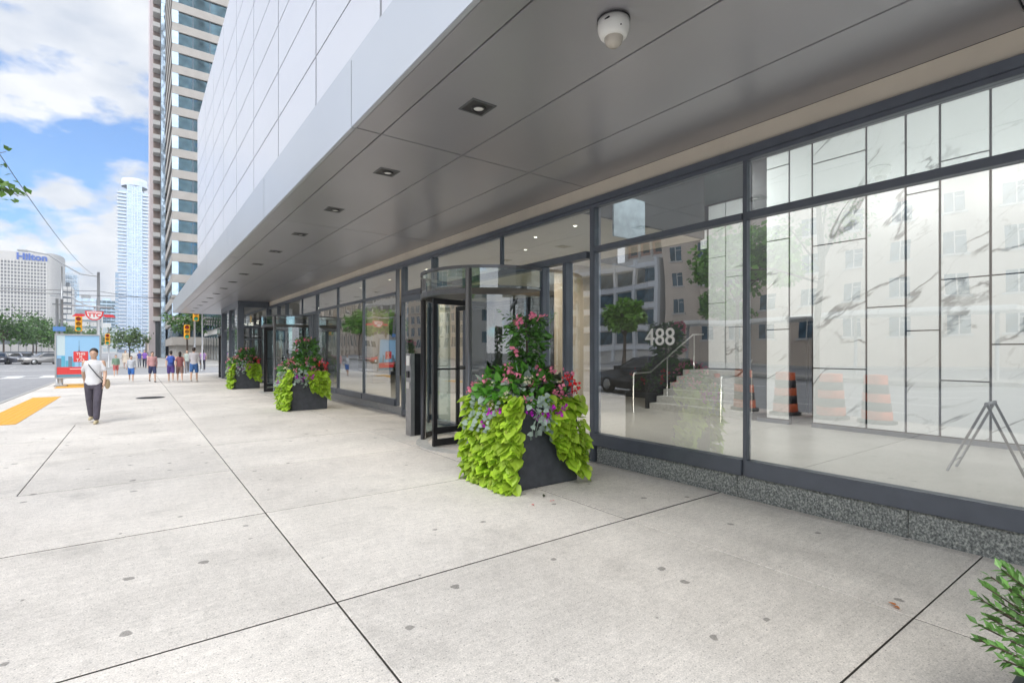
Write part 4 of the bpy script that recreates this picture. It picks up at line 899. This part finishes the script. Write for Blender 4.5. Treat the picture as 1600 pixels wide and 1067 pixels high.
pole(at(127,45.2),45.2,4.1,'slim grey pole carrying the signal nearest the transit emblem',.05)
pole(at(170,60.3),60.3,3.6,'slim grey pole with the low yellow signal beyond the board',.06)
pole(at(316,45),45,5.6,'second slim pole at the corner right of the striding man',.05)
# construction barrels on the kerb (seen mirrored)
for i,(x,y) in enumerate(((-2.5,7.3),(-2.45,6.2),(-2.5,5.2),(-2.45,4.3))):
    t=thing('traffic_barrel',(x,y,0),['orange and black striped barrel mirrored left of the marble wall','orange and black striped barrel mirrored in the dark slot','orange and black striped barrel mirrored left on the marble','orange and black striped barrel mirrored farthest right on the marble'][i],'barrel','striped traffic barrels at the kerb')
    m_=MB(); m_.lathe((x,y,0),[(.36,0),(.36,.06),(.29,.08)],18); m_.build('base',M_BLACK,t)
    m_=MB()
    for k in range(5): r0,r1=.28-.015*k,.28-.015*(k+1); m_.lathe((x,y,.08+k*.19),[(r0,0),(r1+.012,.19),(r1,.19)],20,m=k%2)
    m_.lathe((x,y,1.03),[(.205,0),(.001,.02)],20); m_.build('drum',[mat('barrel_orange',(.70,.13,.03),.55,noise=(9,.2)),M_BLACK],t)
# shelter on the median (mirrored)
t=thing('transit_shelter',(-22,14,.05),'long white canopy shelter mirrored behind the house number','shelter')
m_=MB(); m_.bbox(-23.8,5,3.35,-20.6,24,3.62,.05); m_.build('roof',M_WHITE,t)
for y in (6,12,18,23): m_=MB(); m_.tube([(-22.4,y,.05),(-22.4,y,3.36)],.09,10); m_.build('column',M_GALV,t)
# ================================================================ CARS
def car(x,y,rot,paint,label,taxi=None):
    t=thing('parked_car' if False else 'car',(x,y,-.14),label,'car'); z0=-.14
    Mx=Matrix.Translation((x,y,z0))@Matrix.Rotation(rot,4,'Z')
    def prism_x(prof,hw,hw2=None,bev=.05,zt=None):
        bm=bmesh.new(); vs=[]
        for s_ in (-1,1): vs.append([bm.verts.new((s_*(hw if (zt is None or z<zt) else hw2),yy,z)) for yy,z in prof])
        n=len(prof); bm.faces.new(vs[0][::-1]); bm.faces.new(vs[1])
        for k in range(n): bm.faces.new((vs[0][k],vs[0][(k+1)%n],vs[1][(k+1)%n],vs[1][k]))
        bmesh.ops.recalc_face_normals(bm,faces=bm.faces[:])
        bmesh.ops.bevel(bm,geom=bm.edges[:],offset=bev,segments=3,affect='EDGES',clamp_overlap=True); return bm
    b=MB(); b.addbm(prism_x([(-2.3,.28),(-2.35,.55),(-2.25,.80),(-1.1,.96),(1.55,1.0),(2.2,.92),(2.32,.60),(2.28,.30),(1.8,.22),(-1.9,.22)],.90,bev=.06),0,True)
    b.addbm(prism_x([(-1.05,.93),(-.35,1.38),(.0,1.45),(.8,1.45),(1.2,1.36),(1.75,.97)],.80,.60,.05,1.2),0,True); b.xform(Mx); body=b.build('body',paint,t)
    g_=MB()
    gm=prism_x([(-.86,.99),(-.32,1.34),(.0,1.39),(.78,1.39),(1.12,1.31),(1.55,1.0)],.815,.625,.02,1.2); g_.addbm(gm); g_.xform(Mx); g_.build('side_windows',M_CARG,t)
    w_=MB(); w_.quad((-.66,-1.02,.99),(.66,-1.02,.99),(.55,-.40,1.38),(-.55,-.40,1.38)); w_.v=[(a,b_-.035,c+.02) for a,b_,c in w_.v]; w_.xform(Mx); w_.build('windscreen',M_CARG,t)
    w_=MB(); w_.quad((.66,1.72,1.02),(-.66,1.72,1.02),(-.55,1.25,1.36),(.55,1.25,1.36)); w_.v=[(a,b_+.035,c+.01) for a,b_,c in w_.v]; w_.xform(Mx); w_.build('rear_window',M_CARG,t)
    for sx in (-1,1):
        for yy in (-1.42,1.40):
            w_=MB(); w_.lathe((sx*.80,yy,.33),[(.22,-.11),(.33,-.10),(.33,.10),(.22,.11)],20,ax='x'); w_.xform(Mx); wh=w_.build('wheel',M_TYRE,t)
            w_=MB(); w_.lathe((sx*.80,yy,.33),[(.001,sx*.112),(.21,sx*.112),(.22,sx*.09)],16,ax='x'); w_.xform(Mx); w_.build('rim',M_STEEL,wh)
        h=MB(); h.bbox(sx*.62-.17,-2.36,.62,sx*.62+.17,-2.24,.76,.02); h.xform(Mx); h.build('headlight',mat('headlight_clear',(.75,.77,.8),.1),t)
        h=MB(); h.bbox(sx*.66-.15,2.22,.68,sx*.66+.15,2.33,.84,.02); h.xform(Mx); h.build('tail_light',mat('tail_red',(.5,.02,.02),.2),t)
        h=MB(); h.bbox(sx*.90,-.85,.98,sx*1.06,-.70,1.10,.02); h.xform(Mx); h.build('mirror',paint,t)
    h=MB(); h.bbox(-.45,-2.365,.40,.45,-2.30,.56,.01); h.xform(Mx); h.build('grille',M_BLACK,t)
    if taxi: 
        h=MB(); h.bbox(-.9+.0,-.9,1.02,-.905,1.5,.6,.0) if False else h.bbox(-.2,.1,1.46,.2,.3,1.58,.02); h.xform(Mx); h.build('roof_light',M_WHITE,t)
    return t
paint=lambda n,c: mat(n,c,.3,metal=.3,coat=1.0)
car(at(38,88),88,R(35),paint('paint_slate',(.12,.13,.16)),'dark slate sedan on the far side of the crossing, left of two')
car(at(70,86),86,R(-60),paint('paint_silver',(.35,.34,.33)),'silver grey sedan turning near the advertising board')
car(at(-1,90),90,0,paint('paint_black2',(.04,.04,.05)),'dark car cut off by the left edge of the picture')
car(at(104,140),140,0,paint('paint_white',(.7,.7,.7)),'small white car far up the road behind the advertising board')
car(-5.6,12.8,R(180),paint('paint_black',(.02,.02,.025)),'black car on the near lane, mirrored below the house number')
car(-18,70,R(90),paint('paint_red',(.60,.04,.03)),'red taxi crossing, mirrored in the long glass wall',True)
# ================================================================ BUILDINGS
def wins(parent,name,boxes,mt,limit=100):
    """first `limit` boxes (nearest first) as parts that share one mesh per size, the rest as one part"""
    boxes=sorted(boxes,key=lambda b:(Vector(((b[0]+b[3])/2,(b[1]+b[4])/2,(b[2]+b[5])/2))-Vector((0,0,H))).length)
    proto={}
    org=ORG[parent.name]
    for b in boxes[:limit]:
        dx,dy,dz=[round(abs(b[i+3]-b[i]),3) for i in range(3)]; k=(dx,dy,dz); c=Vector(((b[0]+b[3])/2,(b[1]+b[4])/2,(b[2]+b[5])/2))
        if k not in proto:
            me=bpy.data.meshes.new(name); q=MB().box(-dx/2,-dy/2,-dz/2,dx/2,dy/2,dz/2); me.from_pydata(q.v,[],q.f); me.materials.append(mt); proto[k]=me
        o=bpy.data.objects.new(name,proto[k]); C.objects.link(o); o.parent=parent; o.location=c-org
    if boxes[limit:]:
        q=MB(); 
        for b in boxes[limit:]: q.box(*b)
        tag(q.build(name,mt,parent),kind='stuff')
def refl_glass(name,col,rough=.06,wave=.25,sc=.35):
    if name in MATS: return MATS[name]
    m=mat(name,col,rough,metal=.85,noise=(.35,.75 if rough<.05 else .15)); nt=m.node_tree; nn=nt.nodes; b=nn['Principled BSDF']  # colour mottle imitates uneven reflections, strongest in the smoothest glass
    tc=nn.new('ShaderNodeTexCoord'); n=nn.new('ShaderNodeTexNoise'); n.inputs['Scale'].default_value=sc; n.inputs['Detail'].default_value=2; nt.links.new(tc.outputs['Object'],n.inputs['Vector'])
    bp=nn.new('ShaderNodeBump'); bp.inputs['Strength'].default_value=wave; bp.inputs['Distance'].default_value=.6; nt.links.new(n.outputs['Fac'],bp.inputs['Height']); nt.links.new(bp.outputs[0],b.inputs['Normal'])
    return m
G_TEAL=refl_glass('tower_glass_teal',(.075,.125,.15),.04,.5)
G_BLUE=refl_glass('tower_glass_blue',(.40,.50,.63),.2,.05)
G_PALE=refl_glass('tower_glass_pale',(.50,.62,.74),.12,.2)
G_DARK=mat('window_dark',(.05,.06,.07),.12)
G_OFF=mat('office_window_blue',(.055,.10,.14),.10,noise=(.9,.6))
BAND=mat('stone_band',(.38,.355,.325),.7,noise=(.6,.08)); PINK=mat('pale_pink_concrete',(.55,.49,.50),.8,noise=(.3,.05)); LTCON=mat('light_concrete',(.55,.54,.52),.8,noise=(.2,.06))
# A: banded office tower behind the white panel wall
t=thing('banded_tower',(5.0,106,0),'tall office tower with beige stone bands and teal ribbon windows behind the white panel wall','building')
m_=MB(); m_.box(5.6,106.6,0,44,134,78); m_.build('wall',BAND,t)
bd_=MB(); gl=[]; fh=3.62
for k in range(21):
    z=2.5+k*fh; bd_.bbox(5.0,106,z,44.2,134.2,z+1.45,.04); gl.append((5.35,106.3,z+1.451,44.0,106.62,z+fh-.001)); gl.append((5.3,106.62,z+1.451,5.62,134,z+fh-.001))
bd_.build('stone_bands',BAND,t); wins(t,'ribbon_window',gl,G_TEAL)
q=MB()
for k in range(21):
    for j in range(14): x=8+j*2.6; q.box(x,106.24,2.5+k*fh+1.452,x+.12,106.34,2.5+(k+1)*fh-.002)
q.build('window_mullions',M_FRAME,t)
q=MB()
for k in range(21): q.box(4.96,106.0,2.5+k*fh+1.46,5.9,106.28,2.5+(k+1)*fh-.01)
q.build('corner_glass',G_PALE,t)
# B: balcony slab tower with glass column
t=thing('balcony_tower',(3.0,134,0),'slim pinkish residential tower with stacked brown balconies left of the banded tower','building')
xa,xb=at(234,138),at(268,138)
m_=MB(); m_.box(xa,138,0,xb+8,152,96); m_.build('wall',PINK,t)
x0,x1=at(240,135),at(250.5,135); bl=MB()
brown=mat('balcony_brown',(.24,.18,.15),.7)
m_=MB(); m_.box(x0,137.0,8,x1+.25,138-.01,96); m_.build('recess_wall',brown,t)
b0=None
for k in range(29):
    z=8+k*3.02; q=MB(); q.bbox(x0-.1,134.6,z,x1+.0,136.99,z+.95,.03); q.build('balcony',LTCON,t)
q=MB(); q.box(x1+.02,134.2,0,x1+.3,138-.012,96); q.build('fin',M_GREYF,t)
x2,x3=at(252,132),at(258.5,132); q=MB()
for k in range(32): q.bbox(x2,132,k*3.02+.05,x3,137.9,(k+1)*3.02,.02)
q.build('glass_column',G_PALE,t)
q=MB(); q.box(xa+1,137.5,-.1,xb,137.99,8); q.build('ground_floor',G_DARK,t)
# C: blue condominium tower
t=thing('blue_glass_tower',(-2,565,0),'very tall pale blue glass condominium tower in the distance','building')
xl,xr=at(184,560),at(231,560); wdt=xr-xl
m_=MB(); m_.box(xl,560,0,xr,590,141); m_.build('wall',G_BLUE,t)
cw=MB(); ca=xl+wdt*.30; cb=xl+wdt*.80
cw.bbox(ca,557.5,0,cb,559.9,146,.2); cw.build('curtain_wall',G_BLUE,t)
q=MB()
for k in range(48): q.box(ca-.05,557.35,k*3+.0,cb+.05,557.48,k*3+.55)
for f in (0,.33,.5,.67,.97): q.box(ca+(cb-ca)*f,557.25,0,ca+(cb-ca)*f+.35,557.34,146)
q.build('spandrels',mat('spandrel_white',(.62,.68,.76),.4),t)
bx=[]
for k in range(1,47): bx.append((xl-.6,557.6,k*3,ca-.5,559.95,k*3+1.0)); bx.append((cb+.5,557.6,k*3,xr+.6,559.95,k*3+1.0))
wins(t,'balcony',bx,mat('balcony_pale',(.62,.66,.72),.5))
q=MB(); q.lathe(((ca+cb)/2,566,146),[(9.5,0),(9.5,5),(9,6.5),(.01,6.6)],24); q.build('crown_drum',mat('crown_pale',(.55,.62,.72),.4),t)
q=MB(); q.tube([(xr-3,566,141),(xr-3,566,152)],.4,6); q.tube([(xr-9,566,152),(xr+1,566,150)],.35,6); q.build('roof_crane',M_GALV,t)
# slim dark tower beside it
t=thing('slim_grey_tower',(-14,500,0),'slim grey glass tower standing just left of the tall blue tower','building')
xl,xr=at(180,500),at(185,500); m_=MB(); m_.box(xl,500,0,xr,512,62); m_.build('wall',refl_glass('glass_slate',(.25,.33,.42),.1,.1),t)
q=MB(); 
for k in range(20): q.box(xl-.1,499.8,k*3,xr+.1,499.98,k*3+.5)
q.build('floor_edges',LTCON,t)
# D: hotel
t=thing('hotel_block',(-70,560,0),'white hotel slab with a grid of dark windows and blue letters at its top','building')
xl,xr=at(-30,560),at(73,560); xe=at(97,566); zt=80
m_=MB(); m_.box(xl,560,0,xr,585,zt)
n=10; poly=[(xr-.01,560)]+[(xr+(xe-xr)*math.sin(PI/2*k/n),560+25*(1-math.cos(PI/2*k/n))) for k in range(n+1)]+[(xe,590),(xr-.01,590)]; m_.prism(poly,0,zt+1.0)
m_.build('wall',mat('hotel_white',(.54,.52,.49),.75,noise=(.05,.04)),t)
W0,W1=at(0.5,560),at(72.5,560); cw_=(W1-W0)/14; bx=[]
for i in range(-4,14):
    for j in range(26): x=W0+i*cw_; z=zt-9-j*2.72; bx.append((x+cw_*.14,559.9,z,x+cw_*.86,560.02,z+1.35))
wins(t,'window',bx,mat('hotel_window',(.10,.10,.11),.3))
q=MB()
for i in range(-4,15): x=W0+i*cw_; q.box(x-.25,559.5,5,x+.25,559.99,zt-6)
q.build('piers',mat('hotel_pier',(.66,.64,.61),.75),t)
text_mesh('Hilton',7.3,.6,face_mY(((at(27,560)+at(73,560))/2,559.6,zt-3.6)),.25).build('sign_letters',mat('sign_blue',(.03,.10,.42),.4),t)
# E: mid-distance glass and concrete blocks
def block(u0,u1,y,ytop_px,label,mt,name='office_block',fl=3.4,cat='building',depth=18,lines=LTCON,wd=True):
    xl,xr=at(u0,y),at(u1,y); d=((xl+xr)/2)*math.sin(TH)+y*math.cos(TH); h=(548-ytop_px)/F*d+H
    t=thing(name,((xl+xr)/2,y,0),label,cat); m=MB(); m.box(xl,y,0,xr,y+depth,h); m.build('wall',mt,t)
    q=MB(); k=0
    while (k+1)*fl<h: q.box(xl-.08,y-.15,k*fl,xr+.08,y-.002,k*fl+fl*.30); k+=1
    q.build('floor_bands',lines,t)
    q=MB(); nn_=max(2,int((xr-xl)/3.5))
    for i in range(nn_+1): x=xl+(xr-xl)*i/nn_; q.box(x-.12,y-.22,0,x+.12,y-.152,h)
    q.build('mullions',lines,t)
    q=MB(); q.box(xl+(xr-xl)*.25,y+4,h+.001,xl+(xr-xl)*.7,y+12,h+3); q.build('roof_plant',lines,t); return t
block(97,121,640,430,'pale blue glass block directly right of the white hotel',G_PALE,lines=mat('pale_band',(.55,.62,.68),.5))
block(118,150,590,466,'lower bluish block with balconies between the hotel and the blue tower',G_PALE)
block(98,112,420,448,'narrow white slab with dark window slots touching the hotel',LTCON,lines=G_DARK)
block(104,158,330,492,'low white office block with grey bands behind the street signals',LTCON,fl=3.2,lines=mat('grey_glass_band',(.20,.24,.27),.2))
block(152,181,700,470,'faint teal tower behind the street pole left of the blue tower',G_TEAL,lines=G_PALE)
block(150,182,400,512,'low grey building at the foot of the slim tower',mat('teal_low',(.35,.42,.44),.6),fl=3.2)
block(228,262,180,528,'low pale stone building at street level under the balcony tower',mat('warm_stone',(.52,.45,.38),.8),fl=3.6,lines=G_DARK)
block(-60,99,450,538,'long low building behind the median trees at far left',mat('low_grey',(.42,.40,.38),.8),fl=3.6,lines=G_DARK,name='low_block')
# podium canopy of the banded tower
t=thing('corner_podium',(6.6,70,0),'pale glass and stone corner building across the side street under the canopy end','building')
m_=MB(); m_.box(9.2,66,0,40,100,14); m_.build('wall',LTCON,t)
bx=[(9.5+i*3.2,65.85,.3+j*4.4,12.2+i*3.2,65.99,3.9+j*4.4) for i in range(9) for j in range(3)]+[(9.05,67+i*3.2,.3+j*4.4,9.19,69.8+i*3.2,3.9+j*4.4) for i in range(10) for j in range(3)]
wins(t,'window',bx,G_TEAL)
# ---------------- across the avenue (seen mirrored in the glass)
XO=-50
def facing_block(y0,y1,h,label,wallm,nx,nz,ww,wh,winm,depth=20,name='office_block',x=XO,frame=None,zb=2.0,band=None):
    t=thing(name,(x,(y0+y1)/2,0),label,'building'); m=MB(); m.box(x-depth,y0,0,x,y1,h); m.build('wall',wallm,t)
    px=(y1-y0)/nx; pz=(h-zb-1)/nz; bx=[]
    for i in range(nx):
        for j in range(nz): yc=y0+(i+.5)*px; zc=zb+(j+.5)*pz; bx.append((x-.02,yc-ww/2,zc-wh/2,x+.03,yc+ww/2,zc+wh/2))
    wins(t,'window',bx,winm)
    if frame:
        q=MB()
        for b in bx: ym=(b[1]+b[4])/2; q.box(x+.031,ym-.05,b[2],x+.06,ym+.05,b[5]); q.box(x+.031,b[1],b[5]-.5,x+.055,ym-.051,b[5]-.42)
        for b in bx: q.box(x+.001,b[1]-.25,b[2]-.22,x+.16,b[4]+.25,b[2]-.02)
        q.build('sills',frame,t)
    if band:
        q=MB()
        for i in range(nx+1): q.box(x+.002,y0+i*px-.25,0,x+.5,y0+i*px+.25,h)
        for j in range(nz+1): q.box(x+.002,y0,zb+j*pz-.35,x+.35,y1,zb+j*pz+.35)
        q.build('frame_grid',band,t)
    return t
WS=mat('beige_stone',(.60,.51,.43),.85,noise=(.3,.08)); BR=mat('brown_brick',(.40,.22,.16),.85,noise=(.5,.1))
facing_block(-14,46,33,'beige stone block with small square windows mirrored over the house number',WS,14,8,1.7,1.9,G_OFF,frame=LTCON)
facing_block(47,72,15,'low white framed office with blue windows mirrored left of the beige block',LTCON,6,4,3.4,1.9,G_OFF,band=mat('white_frame',(.66,.68,.72),.5))
facing_block(56,74,62,'brick and white apartment tower mirrored behind the low white office',BR,5,16,1.8,1.9,G_DARK,x=-74,band=LTCON)
facing_block(73,96,34,'grey ribbed hospital block mirrored in the revolving door glass',mat('grey_stone',(.58,.56,.53),.8),8,9,1.6,2.0,G_DARK,band=mat('rib_grey',(.5,.48,.45),.8))
facing_block(98,135,30,'tan block with regular windows mirrored right in the long glass wall',mat('tan_stone',(.62,.52,.42),.85,noise=(.3,.08)),11,9,1.6,1.9,G_OFF,frame=LTCON)
facing_block(137,165,24,'pale banded car-park like block mirrored left in the long glass wall',LTCON,5,6,4.2,1.6,G_DARK)
facing_block(167,230,38,'ribbed beige tower mirrored farthest along the long glass wall',WS,16,6,1.4,3.6,G_DARK,band=mat('rib_tan',(.55,.48,.40),.8))
facing_block(-60,-16,28,'grey stone block across the avenue behind the viewer',LTCON,12,7,1.8,1.8,G_OFF)

# ================================================================ HAZE
hz=MB(); hz.box(-120,-90,-1.5,60,650,170)
hm=bpy.data.materials.new('haze_air'); hm.use_nodes=True; nn=hm.node_tree.nodes; nn.remove(nn['Principled BSDF']); pv=nn.new('ShaderNodeVolumePrincipled')
pv.inputs['Density'].default_value=.00042; pv.inputs['Color'].default_value=(.85,.92,1,1); pv.inputs['Anisotropy'].default_value=.2
hm.node_tree.links.new(pv.outputs[0],nn['Material Output'].inputs['Volume']); tag(hz.build('haze',hm),kind='stuff')
